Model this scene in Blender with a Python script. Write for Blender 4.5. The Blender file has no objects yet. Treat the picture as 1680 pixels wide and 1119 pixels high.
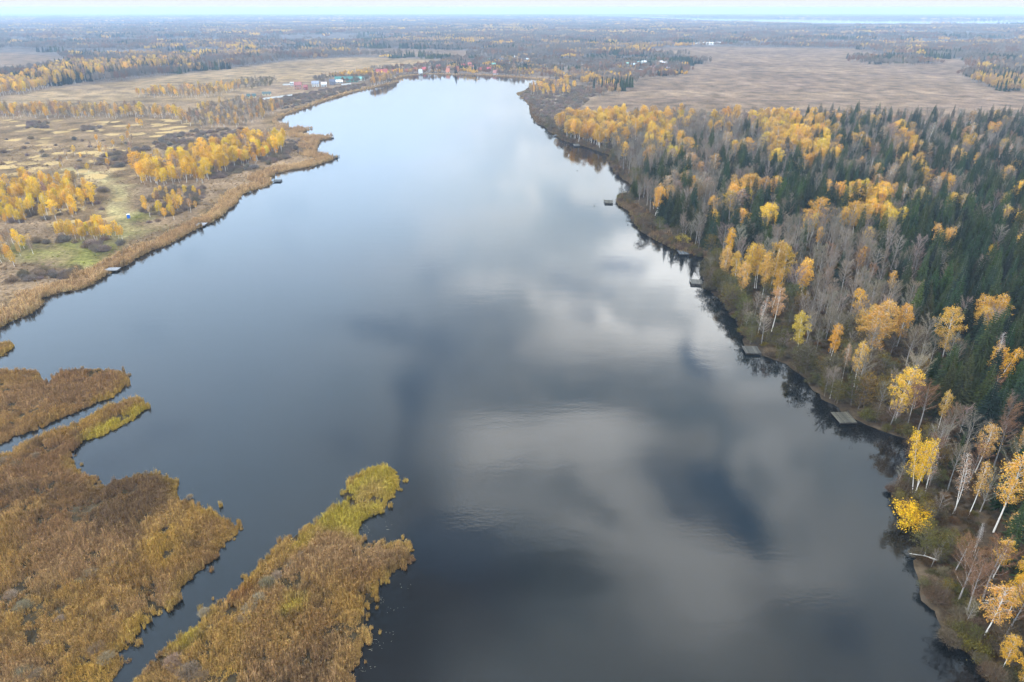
import bpy, math, random
import numpy as np
from mathutils import Vector, Euler
from mathutils.geometry import delaunay_2d_cdt

R = math.radians
rng = np.random.default_rng(7)
random.seed(7)
SC = bpy.context.scene
COL = SC.collection

# ------------------------------------------------------------------ camera
CAM_H, PITCH = 100.0, R(26.0)
cam_d = bpy.data.cameras.new('camera')
cam_d.lens, cam_d.sensor_width = 24.0, 36.0
cam_d.clip_start, cam_d.clip_end = 1.0, 60000.0
cam = bpy.data.objects.new('camera', cam_d)
cam.location = (0, 0, CAM_H)
cam.rotation_euler = (math.pi / 2 - PITCH, 0, 0)
COL.objects.link(cam)
SC.camera = cam

# ------------------------------------------------------------------ light
SUN_EL, SUN_AZ = R(38), R(250)          # azimuth clockwise from +Y
SKY_BLUE, CLOUD = 0.22, 0.6
world = bpy.data.worlds.new('World'); SC.world = world
world.use_nodes = True
world.cycles.sampling_method = 'MANUAL'
world.cycles.sample_map_resolution = 256
sun_d = bpy.data.lights.new('sun', 'SUN')
sun_d.energy, sun_d.angle, sun_d.color = 1.5, R(11), (1.0, 0.90, 0.76)
sun = bpy.data.objects.new('sun', sun_d)
sdir = Vector((math.sin(SUN_AZ) * math.cos(SUN_EL), math.cos(SUN_AZ) * math.cos(SUN_EL), math.sin(SUN_EL)))
sun.rotation_euler = sdir.to_track_quat('Z', 'Y').to_euler()
sun.location = (0, 0, 400)
COL.objects.link(sun)

SC.view_settings.view_transform = 'Standard'
SC.view_settings.look = 'None'
SC.view_settings.gamma = 1.0
SC.view_settings.exposure = 1.05
SC.cycles.max_bounces = 4
SC.cycles.diffuse_bounces = 2
SC.cycles.glossy_bounces = 2
SC.cycles.transmission_bounces = 2
SC.cycles.volume_bounces = 0
SC.cycles.use_adaptive_sampling = True
SC.cycles.adaptive_threshold = 0.03
SC.cycles.adaptive_min_samples = 16
SC.cycles.transparent_max_bounces = 4
SC.cycles.use_denoising = True
SC.cycles.caustics_reflective = False
SC.cycles.caustics_refractive = False

# ------------------------------------------------------------------ survey: photograph pixels -> metres on the ground
FPX = 1120.0


def ray(px, py):
    dx, dy = (px - 840.0) / FPX, (559.5 - py) / FPX
    return (dx, math.cos(PITCH) + dy * math.sin(PITCH), -math.sin(PITCH) + dy * math.cos(PITCH))


def G(px, py, z=0.0):
    d = ray(px, py)
    t = (CAM_H - z) / -d[2]
    return (d[0] * t, d[1] * t)


def P(*pts):
    return np.array([G(*p) for p in pts])


def height_of(base, top):
    b = G(*base)
    d = ray(*top)
    return CAM_H + d[2] * math.hypot(*b) / math.hypot(d[0], d[1])


def to_px(x, y, z=0.0):
    x, y = np.asarray(x, float), np.asarray(y, float)
    zz = z - CAM_H
    dep = y * math.cos(PITCH) - zz * math.sin(PITCH)
    up = y * math.sin(PITCH) + zz * math.cos(PITCH)
    return 840 + FPX * x / dep, 559.5 - FPX * up / dep


def inside(pts, poly):
    x, y = pts[:, 0], pts[:, 1]
    c = np.zeros(len(pts), bool)
    n = len(poly)
    j = n - 1
    for i in range(n):
        xi, yi = poly[i]; xj, yj = poly[j]
        if yi != yj:
            hit = ((yi > y) != (yj > y)) & (x < (xj - xi) * (y - yi) / (yj - yi) + xi)
            c ^= hit
        j = i
    return c


def seg_dist(pts, poly, closed=True):
    d = np.full(len(pts), 1e9)
    n = len(poly)
    for i in range(n if closed else n - 1):
        a = poly[i]; b = poly[(i + 1) % n]
        ab = b - a
        L = max(ab @ ab, 1e-9)
        t = np.clip(((pts - a) @ ab) / L, 0, 1)
        q = a + t[:, None] * ab
        d = np.minimum(d, np.hypot(*(pts - q).T))
    return d


def vnoise(x, y, seed=0):
    xi, yi = np.floor(x).astype(np.int64), np.floor(y).astype(np.int64)
    fx, fy = x - xi, y - yi
    fx, fy = fx * fx * (3 - 2 * fx), fy * fy * (3 - 2 * fy)

    def h(a, b):
        n = (a * 374761393 + b * 668265263 + seed * 974711) & 0x7fffffff
        n = ((n ^ (n >> 13)) * 1274126177) & 0x7fffffff
        return ((n ^ (n >> 16)) & 0xffff) / 65535.0
    return (h(xi, yi) * (1 - fx) + h(xi + 1, yi) * fx) * (1 - fy) + (h(xi, yi + 1) * (1 - fx) + h(xi + 1, yi + 1) * fx) * fy


def fbm(p, scale, seed=0, oct=3):
    v = 0; a = 0.5; s = 1.0 / scale
    for o in range(oct):
        v = v + a * vnoise(p[:, 0] * s + 1000, p[:, 1] * s + 1000, seed + o)
        a *= .5; s *= 2.1
    return v / (1 - .5 ** oct)


# ------------------------------------------------------------------ node helpers
def mat(name):
    m = bpy.data.materials.new(name); m.use_nodes = True
    nt = m.node_tree
    nt.nodes.clear()
    out = nt.nodes.new('ShaderNodeOutputMaterial')
    return m, nt, out


def N(nt, typ, **kw):
    n = nt.nodes.new(typ)
    for k, v in kw.items():
        if k.startswith('i_'):
            n.inputs[int(k[2:])].default_value = v
        else:
            setattr(n, k, v)
    return n


def mathn(nt, op, a, b=None, c=None, clamp=False):
    n = nt.nodes.new('ShaderNodeMath'); n.operation = op; n.use_clamp = clamp
    for i, v in enumerate((a, b, c)):
        if v is None: continue
        if isinstance(v, (int, float)): n.inputs[i].default_value = v
        else: nt.links.new(v, n.inputs[i])
    return n.outputs[0]


def mixc(nt, fac, a, b, blend='MIX'):
    n = nt.nodes.new('ShaderNodeMix'); n.data_type = 'RGBA'; n.blend_type = blend
    for sock, v in ((n.inputs[0], fac), (n.inputs[6], a), (n.inputs[7], b)):
        if isinstance(v, (int, float)): sock.default_value = v
        elif isinstance(v, (tuple, list)): sock.default_value = (*v[:3], 1)
        else: nt.links.new(v, sock)
    return n.outputs[2]


def maprange(nt, v, a, b, c=0.0, d=1.0, smooth=True):
    n = nt.nodes.new('ShaderNodeMapRange')
    n.interpolation_type = 'SMOOTHSTEP' if smooth else 'LINEAR'
    nt.links.new(v, n.inputs[0])
    for i, x in enumerate((a, b, c, d)): n.inputs[i + 1].default_value = x
    return n.outputs[0]


def noise(nt, vec, scale, detail=4, rough=.5, out=0, dim='3D'):
    n = nt.nodes.new('ShaderNodeTexNoise'); n.noise_dimensions = dim
    n.inputs['Scale'].default_value = scale
    n.inputs['Detail'].default_value = detail
    n.inputs['Roughness'].default_value = rough
    if vec is not None: nt.links.new(vec, n.inputs['Vector'])
    return n.outputs[out]


# ------------------------------------------------------------------ sky: broken clouds over a blue sky, as the lake mirrors them
def build_world():
    nt = world.node_tree
    nt.nodes.clear()
    L = nt.links.new
    out = nt.nodes.new('ShaderNodeOutputWorld')
    bg = nt.nodes.new('ShaderNodeBackground')
    sky = nt.nodes.new('ShaderNodeTexSky'); sky.sky_type = 'NISHITA'
    sky.sun_disc = False; sky.sun_elevation = SUN_EL; sky.sun_rotation = SUN_AZ
    sky.air_density = 1.0; sky.dust_density = 0.6; sky.altitude = 200
    tc = nt.nodes.new('ShaderNodeTexCoord')
    sep = nt.nodes.new('ShaderNodeSeparateXYZ'); L(tc.outputs['Generated'], sep.inputs[0])
    z = mathn(nt, 'ADD', mathn(nt, 'MAXIMUM', sep.outputs[2], 0.0), 0.06)
    cmb = nt.nodes.new('ShaderNodeCombineXYZ')
    L(mathn(nt, 'DIVIDE', sep.outputs[0], z), cmb.inputs[0])
    L(mathn(nt, 'DIVIDE', sep.outputs[1], z), cmb.inputs[1])
    # gentle warping so that cloud edges are ragged
    w = nt.nodes.new('ShaderNodeVectorMath'); w.operation = 'SUBTRACT'
    L(noise(nt, cmb.outputs[0], 1.8, 3, .5, 1, '2D'), w.inputs[0]); w.inputs[1].default_value = (.5, .5, .5)
    w2 = nt.nodes.new('ShaderNodeVectorMath'); w2.operation = 'SCALE'; L(w.outputs[0], w2.inputs[0]); w2.inputs[3].default_value = .5
    w3 = nt.nodes.new('ShaderNodeVectorMath'); w3.operation = 'ADD'; L(cmb.outputs[0], w3.inputs[0]); L(w2.outputs[0], w3.inputs[1])
    flat = nt.nodes.new('ShaderNodeVectorMath'); flat.operation = 'MULTIPLY'; L(w3.outputs[0], flat.inputs[0]); flat.inputs[1].default_value = (1, 1, 0)
    uv = flat.outputs[0]

    def sky_uv(px, py):
        d = ray(px, py)
        n = math.sqrt(sum(c * c for c in d))
        zz = -d[2] / n + 0.06
        return d[0] / n / zz, d[1] / n / zz

    def blob(px, py, rx, ry, gain):
        u0, v0 = sky_uv(px, py)
        u1, v1 = sky_uv(px + rx, py)
        u2, v2 = sky_uv(px, py + ry)
        sx, sy = 1 / max(abs(u1 - u0), .01), 1 / max(abs(v2 - v0), .01)
        m = nt.nodes.new('ShaderNodeVectorMath'); m.operation = 'MULTIPLY_ADD'
        L(uv, m.inputs[0]); m.inputs[1].default_value = (sx, sy, 0); m.inputs[2].default_value = (-u0 * sx, -v0 * sy, 0)
        ln = nt.nodes.new('ShaderNodeVectorMath'); ln.operation = 'LENGTH'
        L(m.outputs[0], ln.inputs[0])
        return maprange(nt, ln.outputs[1], 0.15, 1.5, gain, 0.0)

    def total(lst):
        acc = None
        for b in lst:
            o = blob(*b)
            acc = o if acc is None else mathn(nt, 'ADD', acc, o)
        return acc

    holes = [(660, 558, 120, 28, .6), (715, 635, 65, 65, .55), (1022, 428, 48, 16, 1.0), (735, 430, 60, 18, .5), (880, 545, 70, 14, .7), (925, 515, 30, 16, .8),
             (1118, 590, 24, 55, .9), (1060, 780, 110, 34, 1.25), (1150, 815, 60, 40, .55), (1195, 870, 40, 60, .45), (735, 880, 50, 70, .5), (1340, 1050, 70, 40, .45)]
    darks = [(620, 1020, 210, 160, 1.2), (690, 790, 70, 100, .55), (1190, 940, 55, 90, .45), (800, 950, 90, 50, .5)]
    brights = [(1040, 470, 250, 100, .95), (1070, 500, 130, 60, .5), (1185, 575, 75, 65, .8), (905, 715, 95, 65, .95), (890, 840, 170, 100, .9), (1110, 910, 140, 85, .9), (1010, 1010, 200, 80, .5), (1240, 760, 100, 60, .4), (1320, 930, 170, 150, .4)]
    n1 = noise(nt, uv, 2.6, 6, .56, 0, '2D')
    n2 = noise(nt, uv, .8, 3, .5, 0, '2D')
    ragged = maprange(nt, n1, .38, .56, .5, 1.4)
    hole = mathn(nt, 'MULTIPLY', total(holes), ragged)
    # a few thinner places anywhere in the sky
    hole = mathn(nt, 'ADD', hole, maprange(nt, n1, .57, .70, 0, .5), clamp=True)
    hole = maprange(nt, hole, .08, 1.0)
    bright = mathn(nt, 'MULTIPLY', total(brights), maprange(nt, n1, .40, .58, 1.2, .35))
    dark = mathn(nt, 'MULTIPLY', total(darks), maprange(nt, n2, .3, .65, .75, 1.1))
    base = mixc(nt, maprange(nt, n2, .32, .68), (1.3, 1.6, 1.88), (2.0, 2.25, 2.4))
    base = mixc(nt, maprange(nt, n1, .55, .40, .0, .55), base, (2.9, 2.9, 2.85))
    # the layer is a smooth bluish veil to the west and broken, greyer cloud to the east
    sepuv = nt.nodes.new('ShaderNodeSeparateXYZ'); L(cmb.outputs[0], sepuv.inputs[0])
    east = maprange(nt, sepuv.outputs[0], -.8, .3)
    base = mixc(nt, east, (1.8, 2.35, 3.0), base)
    c = mixc(nt, mathn(nt, 'MULTIPLY', bright, 1.0, clamp=True), base, (4.9, 4.95, 4.9))
    c = mixc(nt, mathn(nt, 'MULTIPLY', dark, .88, clamp=True), c, (.5, .55, .68))
    # the cloud base overhead is thicker and greyer
    c = mixc(nt, maprange(nt, sep.outputs[2], .58, .88, 0, .2), c, (1.2, 1.35, 1.25))
    # pale near the horizon
    hz = maprange(nt, sep.outputs[2], 0.0, 0.33, 1.0, 0.0)
    c = mixc(nt, mathn(nt, 'POWER', hz, 1.8), c, (.72, .745, .77))
    sk = nt.nodes.new('ShaderNodeVectorMath'); sk.operation = 'SCALE'
    L(sky.outputs[0], sk.inputs[0]); sk.inputs[3].default_value = SKY_BLUE
    fade = mathn(nt, 'MULTIPLY', hole, maprange(nt, sep.outputs[2], .1, .3))
    thin = mixc(nt, .5, sk.outputs[0], (.6, 1.25, 2.2))
    c = mixc(nt, mathn(nt, 'MULTIPLY', fade, .7, clamp=True), c, thin)
    cs = nt.nodes.new('ShaderNodeVectorMath'); cs.operation = 'SCALE'
    L(c, cs.inputs[0]); cs.inputs[3].default_value = CLOUD
    L(cs.outputs[0], bg.inputs[0]); bg.inputs[1].default_value = 1.0
    L(bg.outputs[0], out.inputs[0])


build_world()

# ------------------------------------------------------------------ object helpers


def props(o, label=None, cat=None, group=None, kind=None):
    if label: o['label'] = label
    if cat: o['category'] = cat
    if group: o['group'] = group
    if kind: o['kind'] = kind
    return o


def link(name, data, parent=None, loc=None):
    o = bpy.data.objects.new(name, data)
    COL.objects.link(o)
    if parent is not None: o.parent = parent
    if loc is not None: o.location = loc
    return o


def empty(name, loc, rz=0):
    o = link(name, None, None, loc); o.rotation_euler = (0, 0, rz)
    o.empty_display_size = .5
    return o


class MB:
    """collects polygons"""
    def __init__(s): s.v = []; s.f = []; s.mi = []

    def add(s, v, f, mi=0):
        o = len(s.v); s.v.extend([tuple(map(float, q)) for q in v]); s.f.extend([tuple(i + o for i in q) for q in f]); s.mi.extend([mi] * len(f))

    def box(s, cx, cy, cz, sx, sy, sz, rz=0, mi=0, jit=0):
        c, n = math.cos(rz), math.sin(rz)
        v = []
        for dz in (-.5, .5):
            for dx, dy in ((-.5, -.5), (.5, -.5), (.5, .5), (-.5, .5)):
                x, y = dx * sx, dy * sy
                v.append((cx + x * c - y * n + random.uniform(-jit, jit), cy + x * n + y * c + random.uniform(-jit, jit), cz + dz * sz))
        s.add(v, [(3, 2, 1, 0), (4, 5, 6, 7), (0, 1, 5, 4), (1, 2, 6, 5), (2, 3, 7, 6), (3, 0, 4, 7)], mi)

    def tube(s, pts, rad, n=6, mi=0):
        pts = [Vector(p) for p in pts]
        rings = []
        for i, p in enumerate(pts):
            d = (pts[min(i + 1, len(pts) - 1)] - pts[max(i - 1, 0)]).normalized()
            a = d.orthogonal().normalized(); b = d.cross(a)
            rings.append([p + (a * math.cos(2 * math.pi * k / n) + b * math.sin(2 * math.pi * k / n)) * rad[i] for k in range(n)])
        v = [q for r_ in rings for q in r_]
        f = []
        for i in range(len(pts) - 1):
            for k in range(n):
                f.append((i * n + k, i * n + (k + 1) % n, (i + 1) * n + (k + 1) % n, (i + 1) * n + k))
        f.append(tuple(range((len(pts) - 1) * n, len(pts) * n)))
        s.add(v, f, mi)

    def mesh(s, name, mats):
        m = bpy.data.meshes.new(name)
        m.from_pydata(s.v, [], s.f); m.update()
        for q in (mats if isinstance(mats, (list, tuple)) else [mats]): m.materials.append(q)
        if any(s.mi): m.polygons.foreach_set('material_index', s.mi)
        return m


def np_mesh(name, verts, nper, mats, smooth=False):
    """verts (F*nper,3): separate polygons of nper corners"""
    m = bpy.data.meshes.new(name)
    nv = len(verts); nf = nv // nper
    m.vertices.add(nv); m.vertices.foreach_set('co', verts.astype(np.float32).ravel())
    m.loops.add(nv); m.loops.foreach_set('vertex_index', np.arange(nv, dtype=np.int32))
    m.polygons.add(nf)
    m.polygons.foreach_set('loop_start', np.arange(0, nv, nper, dtype=np.int32))
    m.polygons.foreach_set('loop_total', np.full(nf, nper, np.int32))
    m.update()
    m.validate()
    for q in (mats if isinstance(mats, (list, tuple)) else [mats]): m.materials.append(q)
    return m


def unit(v): return v / np.maximum(np.linalg.norm(v, axis=-1, keepdims=True), 1e-9)


def leaf_quads(c, size, g, up=0.0, aspect=.6):
    n = len(c)
    a = unit(g.normal(size=(n, 3)) * np.array([1, 1, .8]) + np.array([0, 0, -up]))
    b = unit(np.cross(a, unit(g.normal(size=(n, 3)))))
    s = np.asarray(size).reshape(-1, 1)
    k = g.uniform(.7, 1.2, (n, 1)) * aspect
    q = np.stack([c + a * s * .5, c + b * s * .5 * k + a * s * .08, c - a * s * .5, c - b * s * .5 * k + a * s * .08], 1)
    return q.reshape(-1, 3)


def twig_tris(a, b, w, g):
    """thin triangles from a to b"""
    d = unit(b - a)
    s = unit(np.cross(d, unit(g.normal(size=d.shape)))) * np.asarray(w).reshape(-1, 1) * .5
    return np.stack([a - s, a + s, b], 1).reshape(-1, 3)


def join_polys(name, parts):
    """parts: list of (verts, nper, material) -> one mesh with several slots"""
    V, LS, LT, MI, mats = [], [], [], [], []
    nv = 0
    for v, k, m in parts:
        if m not in mats: mats.append(m)
        nf = len(v) // k
        V.append(v); LS.append(nv + np.arange(nf) * k); LT.append(np.full(nf, k)); MI.append(np.full(nf, mats.index(m)))
        nv += len(v)
    V = np.concatenate(V); me = bpy.data.meshes.new(name)
    me.vertices.add(nv); me.vertices.foreach_set('co', V.astype(np.float32).ravel())
    me.loops.add(nv); me.loops.foreach_set('vertex_index', np.arange(nv, dtype=np.int32))
    LS = np.concatenate(LS); me.polygons.add(len(LS))
    me.polygons.foreach_set('loop_start', LS.astype(np.int32)); me.polygons.foreach_set('loop_total', np.concatenate(LT).astype(np.int32))
    me.polygons.foreach_set('material_index', np.concatenate(MI).astype(np.int32))
    me.update(); me.validate()
    for m in mats: me.materials.append(m)
    return me


# ------------------------------------------------------------------ materials
def tint_mat(name, var=.35, translucent=.0, rough=.8, isl=True):
    m, nt, out = mat(name)
    L = nt.links.new
    at = N(nt, 'ShaderNodeAttribute', attribute_type='INSTANCER', attribute_name='tint')
    geo = N(nt, 'ShaderNodeNewGeometry')
    r = geo.outputs['Random Per Island'] if isl else noise(nt, geo.outputs['Position'], 1.3, 3)
    hsv = N(nt, 'ShaderNodeHueSaturation')
    L(at.outputs['Color'], hsv.inputs['Color'])
    L(maprange(nt, r, 0, 1, 1 - var, 1 + var, False), hsv.inputs['Value'])
    L(maprange(nt, mathn(nt, 'FRACT', mathn(nt, 'MULTIPLY', r, 7.31)), 0, 1, .485, .515, False), hsv.inputs['Hue'])
    d = N(nt, 'ShaderNodeBsdfDiffuse'); L(hsv.outputs[0], d.inputs[0])
    if translucent:
        t = N(nt, 'ShaderNodeBsdfTranslucent'); L(hsv.outputs[0], t.inputs[0])
        mx = N(nt, 'ShaderNodeMixShader', i_0=translucent); L(d.outputs[0], mx.inputs[1]); L(t.outputs[0], mx.inputs[2])
        L(mx.outputs[0], out.inputs[0])
    else:
        L(d.outputs[0], out.inputs[0])
    return m


def plain_mat(name, col, rough=.8, var=.25, scale=3.0, col2=None, spec=.3):
    m, nt, out = mat(name)
    L = nt.links.new
    tc = N(nt, 'ShaderNodeTexCoord')
    n = noise(nt, tc.outputs['Object'], scale, 5, .6)
    c2 = col2 or tuple(c * (1 - var) for c in col)
    c = mixc(nt, maprange(nt, n, .3, .7), tuple(x * (1 + var * .5) for x in col), c2)
    p = N(nt, 'ShaderNodeBsdfPrincipled'); L(c, p.inputs['Base Color'])
    p.inputs['Roughness'].default_value = rough
    p.inputs['Specular IOR Level'].default_value = spec
    bp = N(nt, 'ShaderNodeBump'); bp.inputs['Strength'].default_value = .3; L(n, bp.inputs['Height']); L(bp.outputs[0], p.inputs['Normal'])
    L(p.outputs[0], out.inputs[0])
    return m


M_LEAF = tint_mat('leaf', .42, .35)
M_NEEDLE = tint_mat('needle', .5, .1)
M_TWIG = tint_mat('twig', .3, 0)
M_REED = tint_mat('reed_blade', .62, .15)
M_BARK = plain_mat('grey_bark', (.15, .125, .11), .9, .4, 2.0)
M_WOOD = plain_mat('weathered_board', (.075, .07, .06), .85, .45, 2.2)
M_WOODPALE = plain_mat('pale_board', (.24, .24, .255), .8, .3, 2.0)
M_WOODMOSS = plain_mat('mossy_board', (.065, .058, .042), .9, .5, 1.2, (.05, .05, .026))
M_POST = plain_mat('dark_wet_post', (.035, .03, .027), .7, .4, 2.0)


def birch_bark():
    m, nt, out = mat('birch_bark')
    L = nt.links.new
    tc = N(nt, 'ShaderNodeTexCoord')
    mp = N(nt, 'ShaderNodeMapping'); mp.inputs['Scale'].default_value = (1.2, 1.2, 3.5); L(tc.outputs['Object'], mp.inputs[0])
    n = noise(nt, mp.outputs[0], 1.4, 4, .7)
    c = mixc(nt, maprange(nt, n, .56, .68), (.66, .62, .57), (.09, .08, .07))
    sep = N(nt, 'ShaderNodeSeparateXYZ'); L(tc.outputs['Object'], sep.inputs[0])
    d = N(nt, 'ShaderNodeBsdfDiffuse'); L(c, d.inputs[0]); L(d.outputs[0], out.inputs[0])
    return m


M_BIRCH = birch_bark()


def water_mat(name, ripple=.5):
    m, nt, out = mat(name)
    L = nt.links.new
    geo = N(nt, 'ShaderNodeNewGeometry')
    pos = geo.outputs['Position']
    n1 = noise(nt, pos, 1.1, 3, .55, 0, '2D')
    mp = N(nt, 'ShaderNodeMapping'); mp.inputs['Scale'].default_value = (.25, .6, 1); L(pos, mp.inputs[0])
    n2 = noise(nt, mp.outputs[0], .35, 3, .5, 0, '2D')
    # wind patches: calmer in some places
    calm = maprange(nt, noise(nt, pos, .009, 3, .5, 0, '2D'), .35, .65, .6, 1.0)
    h = mathn(nt, 'ADD', mathn(nt, 'MULTIPLY', n1, .055), mathn(nt, 'MULTIPLY', n2, .10))
    bp = N(nt, 'ShaderNodeBump'); bp.inputs['Distance'].default_value = 1.0
    L(mathn(nt, 'MULTIPLY', calm, ripple), bp.inputs['Strength']); L(h, bp.inputs['Height'])
    p = N(nt, 'ShaderNodeBsdfPrincipled')
    body = mixc(nt, maprange(nt, noise(nt, pos, .012, 4, .5, 0, '2D'), .4, .65), (.002, .004, .005), (.004, .004, .004))
    L(body, p.inputs['Base Color'])
    p.inputs['Roughness'].default_value = .025
    p.inputs['IOR'].default_value = 1.34
    L(bp.outputs[0], p.inputs['Normal'])
    L(p.outputs[0], out.inputs[0])
    return m


M_WATER = water_mat('lake_water', .22)
M_RIVER = water_mat('river_water', .2)


def ground_mat():
    m, nt, out = mat('meadow_and_forest_ground')
    L = nt.links.new
    geo = N(nt, 'ShaderNodeNewGeometry'); pos = geo.outputs['Position']
    at = N(nt, 'ShaderNodeAttribute', attribute_name='ground')
    tf = N(nt, 'ShaderNodeAttribute', attribute_name='tuft')
    n1 = noise(nt, pos, .5, 5, .62, 0, '2D')
    n2 = noise(nt, pos, .045, 5, .6, 0, '2D')
    n3 = noise(nt, pos, .008, 5, .6, 0, '2D')
    v = mathn(nt, 'MULTIPLY', maprange(nt, n1, .25, .75, .5, 1.5, False), maprange(nt, n2, .3, .7, .55, 1.45, False))
    v = mathn(nt, 'MULTIPLY', v, maprange(nt, n3, .3, .7, .8, 1.2, False))
    sc = N(nt, 'ShaderNodeVectorMath', operation='SCALE'); L(at.outputs['Color'], sc.inputs[0]); L(v, sc.inputs[3])
    c = sc.outputs[0]
    # pale dry-grass islands in the wet meadow
    wv = N(nt, 'ShaderNodeVectorMath', operation='ADD'); L(pos, wv.inputs[0])
    ws = N(nt, 'ShaderNodeVectorMath', operation='SCALE'); L(noise(nt, pos, .06, 3, .5, 1, '2D'), ws.inputs[0]); ws.inputs[3].default_value = 12.0
    L(ws.outputs[0], wv.inputs[1])
    vo = N(nt, 'ShaderNodeTexVoronoi'); vo.inputs['Scale'].default_value = .055; vo.inputs['Randomness'].default_value = 1
    L(wv.outputs[0], vo.inputs['Vector'])
    keep = maprange(nt, noise(nt, pos, .02, 2, .5, 0, '2D'), .38, .6)
    dist = mathn(nt, 'ADD', vo.outputs['Distance'], mathn(nt, 'MULTIPLY', mathn(nt, 'SUBTRACT', n1, .5), .28))
    pt = mathn(nt, 'MULTIPLY', maprange(nt, dist, .45, .38, 0, 1), keep)
    pt = mathn(nt, 'MULTIPLY', pt, tf.outputs['Fac'])
    c = mixc(nt, mathn(nt, 'MULTIPLY', pt, .85), c, (.42, .295, .13))
    d = N(nt, 'ShaderNodeBsdfDiffuse'); L(c, d.inputs[0]); d.inputs['Roughness'].default_value = .5
    bp = N(nt, 'ShaderNodeBump'); bp.inputs['Strength'].default_value = .6; bp.inputs['Distance'].default_value = .6; L(n1, bp.inputs['Height']); L(bp.outputs[0], d.inputs['Normal'])
    L(d.outputs[0], out.inputs[0])
    return m


M_GROUND = ground_mat()

# ------------------------------------------------------------------ shoreline, traced and surveyed
WEST = [(-700, 640), (-300, 600), (-60, 566), (0, 543), (13, 531), (50, 516), (73, 500), (70, 490), (100, 481), (133, 475), (157, 466), (177, 451), (187, 447), (207, 436), (220, 431), (227, 423),
        (253, 411), (277, 403), (307, 386), (327, 375), (340, 370), (360, 358), (373, 347), (387, 337), (400, 319), (420, 312), (437, 307), (450, 299), (442, 294), (449, 290), (454, 285), (481, 279), (510, 275), (537, 266),
        (555, 260), (539, 256), (520, 252), (521, 242), (526, 231), (546, 227), (546, 223), (531, 224), (512, 222), (497, 222), (491, 219), (507, 214), (515, 210.5), (505, 210), (474, 210), (475, 206), (465, 203), (455, 201),
        (456, 197), (467, 190), (483, 185), (503, 178), (528, 168), (557, 159), (582, 151), (608, 146), (630, 141), (647, 137), (655, 134.5), (645, 132), (660, 127), (680, 123.5), (702, 122), (743, 123), (785, 124), (827, 126), (877, 130), (908, 133.5)]
EAST = [(900, 139), (873, 143), (847, 152), (847, 156), (857, 163), (868, 173), (870, 190), (880, 203), (893, 208), (903, 218), (915, 223), (920, 230), (957, 240), (980, 248), (1000, 255), (997, 263), (1007, 281), (1019, 293), (1036, 304),
        (1057, 307), (1037, 310), (1031, 318), (1014, 327), (1010, 333), (1017, 339), (1034, 350), (1036, 361), (1049, 379), (1077, 396), (1093, 404), (1110, 412), (1130, 418), (1150, 423), (1164, 428), (1157, 446), (1148, 452), (1153, 463), (1157, 473),
        (1186, 496), (1212, 538), (1218, 565), (1222, 577), (1250, 584), (1287, 597), (1313, 617), (1333, 643), (1365, 664), (1380, 678), (1403, 690), (1420, 699), (1453, 710), (1473, 717), (1497, 724), (1490, 760), (1470, 790), (1457, 806), (1467, 826),
        (1467, 849), (1497, 861), (1513, 873), (1513, 893), (1494, 917), (1502, 946), (1509, 986), (1529, 1003), (1555, 1056), (1589, 1076), (1615, 1100), (1622, 1119), (1660, 1200), (1700, 1330)]
lake_px = WEST + EAST
LAKE = np.array([G(*p) for p in lake_px] + [(140, -60), (-420, -60)])
ISLES = {
    'reed_shore': [(-500, 1500), (-500, 760), (-120, 757), (-40, 752), (0, 748), (13, 745), (50, 723), (113, 701), (167, 675), (213, 656), (230, 656), (247, 670), (187, 706), (140, 723), (113, 744), (117, 759), (133, 778), (143, 782), (165, 786), (147, 799), (173, 796), (213, 781), (253, 779), (293, 789), (290, 816), (310, 822), (333, 836),
                   (367, 854), (390, 851), (402, 861), (382, 884), (368, 889), (360, 914), (320, 944), (295, 966), (297, 986), (277, 1004), (247, 1014), (238, 1016), (230, 1029), (238, 1056), (190, 1066), (197, 1079), (185, 1116), (160, 1200), (110, 1500)],
    'reed_island': [(-300, 780), (-120, 735), (0, 727), (13, 725), (25, 713), (30, 715), (67, 703), (100, 686), (150, 666), (193, 646), (213, 623), (200, 611), (150, 607), (107, 610), (77, 630), (67, 621), (60, 610), (33, 611), (0, 610), (-150, 615), (-350, 640)],
    'reed_islet': [(-200, 640), (-200, 570), (0, 563), (23, 564), (20, 573), (0, 585), (-100, 600)],
    'reed_spit': [(130, 1500), (190, 1200), (220, 1116), (247, 1086), (267, 1066), (287, 1056), (327, 1026), (350, 993), (373, 979), (400, 949), (433, 919), (477, 879), (513, 861), (557, 823), (560, 809), (583, 783), (620, 766), (633, 766), (652, 776), (648, 813), (623, 841), (592, 856), (590, 879),
                  (597, 889), (630, 888), (675, 891), (680, 921), (650, 939), (620, 969), (620, 986), (603, 1023), (610, 1043), (593, 1066), (590, 1089), (573, 1101), (580, 1119), (585, 1200), (600, 1500)],
}
ISLES = {k: P(*v) for k, v in ISLES.items()}


def roughen(poly, step, amp, g):
    """break a traced outline into small irregular bights"""
    out = []
    n = len(poly)
    for i in range(n):
        a, b = poly[i], poly[(i + 1) % n]
        L = np.linalg.norm(b - a)
        dist = np.linalg.norm((a + b) / 2)
        st = max(step, dist * .008)
        k = int(np.clip(L / st, 1, 60))
        nrm = np.array([-(b - a)[1], (b - a)[0]]) / max(L, 1e-6)
        for j in range(k):
            q = a + (b - a) * j / k
            out.append(q + (nrm * g.normal() * min(amp, st * .3) if j else 0))
    return np.array(out)


LAKE_R = roughen(LAKE, 1.8, .5, rng)
ISLES_R = {k: roughen(v, 1.4, .4, rng) for k, v in ISLES.items()}


def on_land(pts):
    l = ~inside(pts, LAKE_R)
    for v in ISLES_R.values(): l |= inside(pts, v)
    return l


def main_land(pts): return ~inside(pts, LAKE_R)


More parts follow.
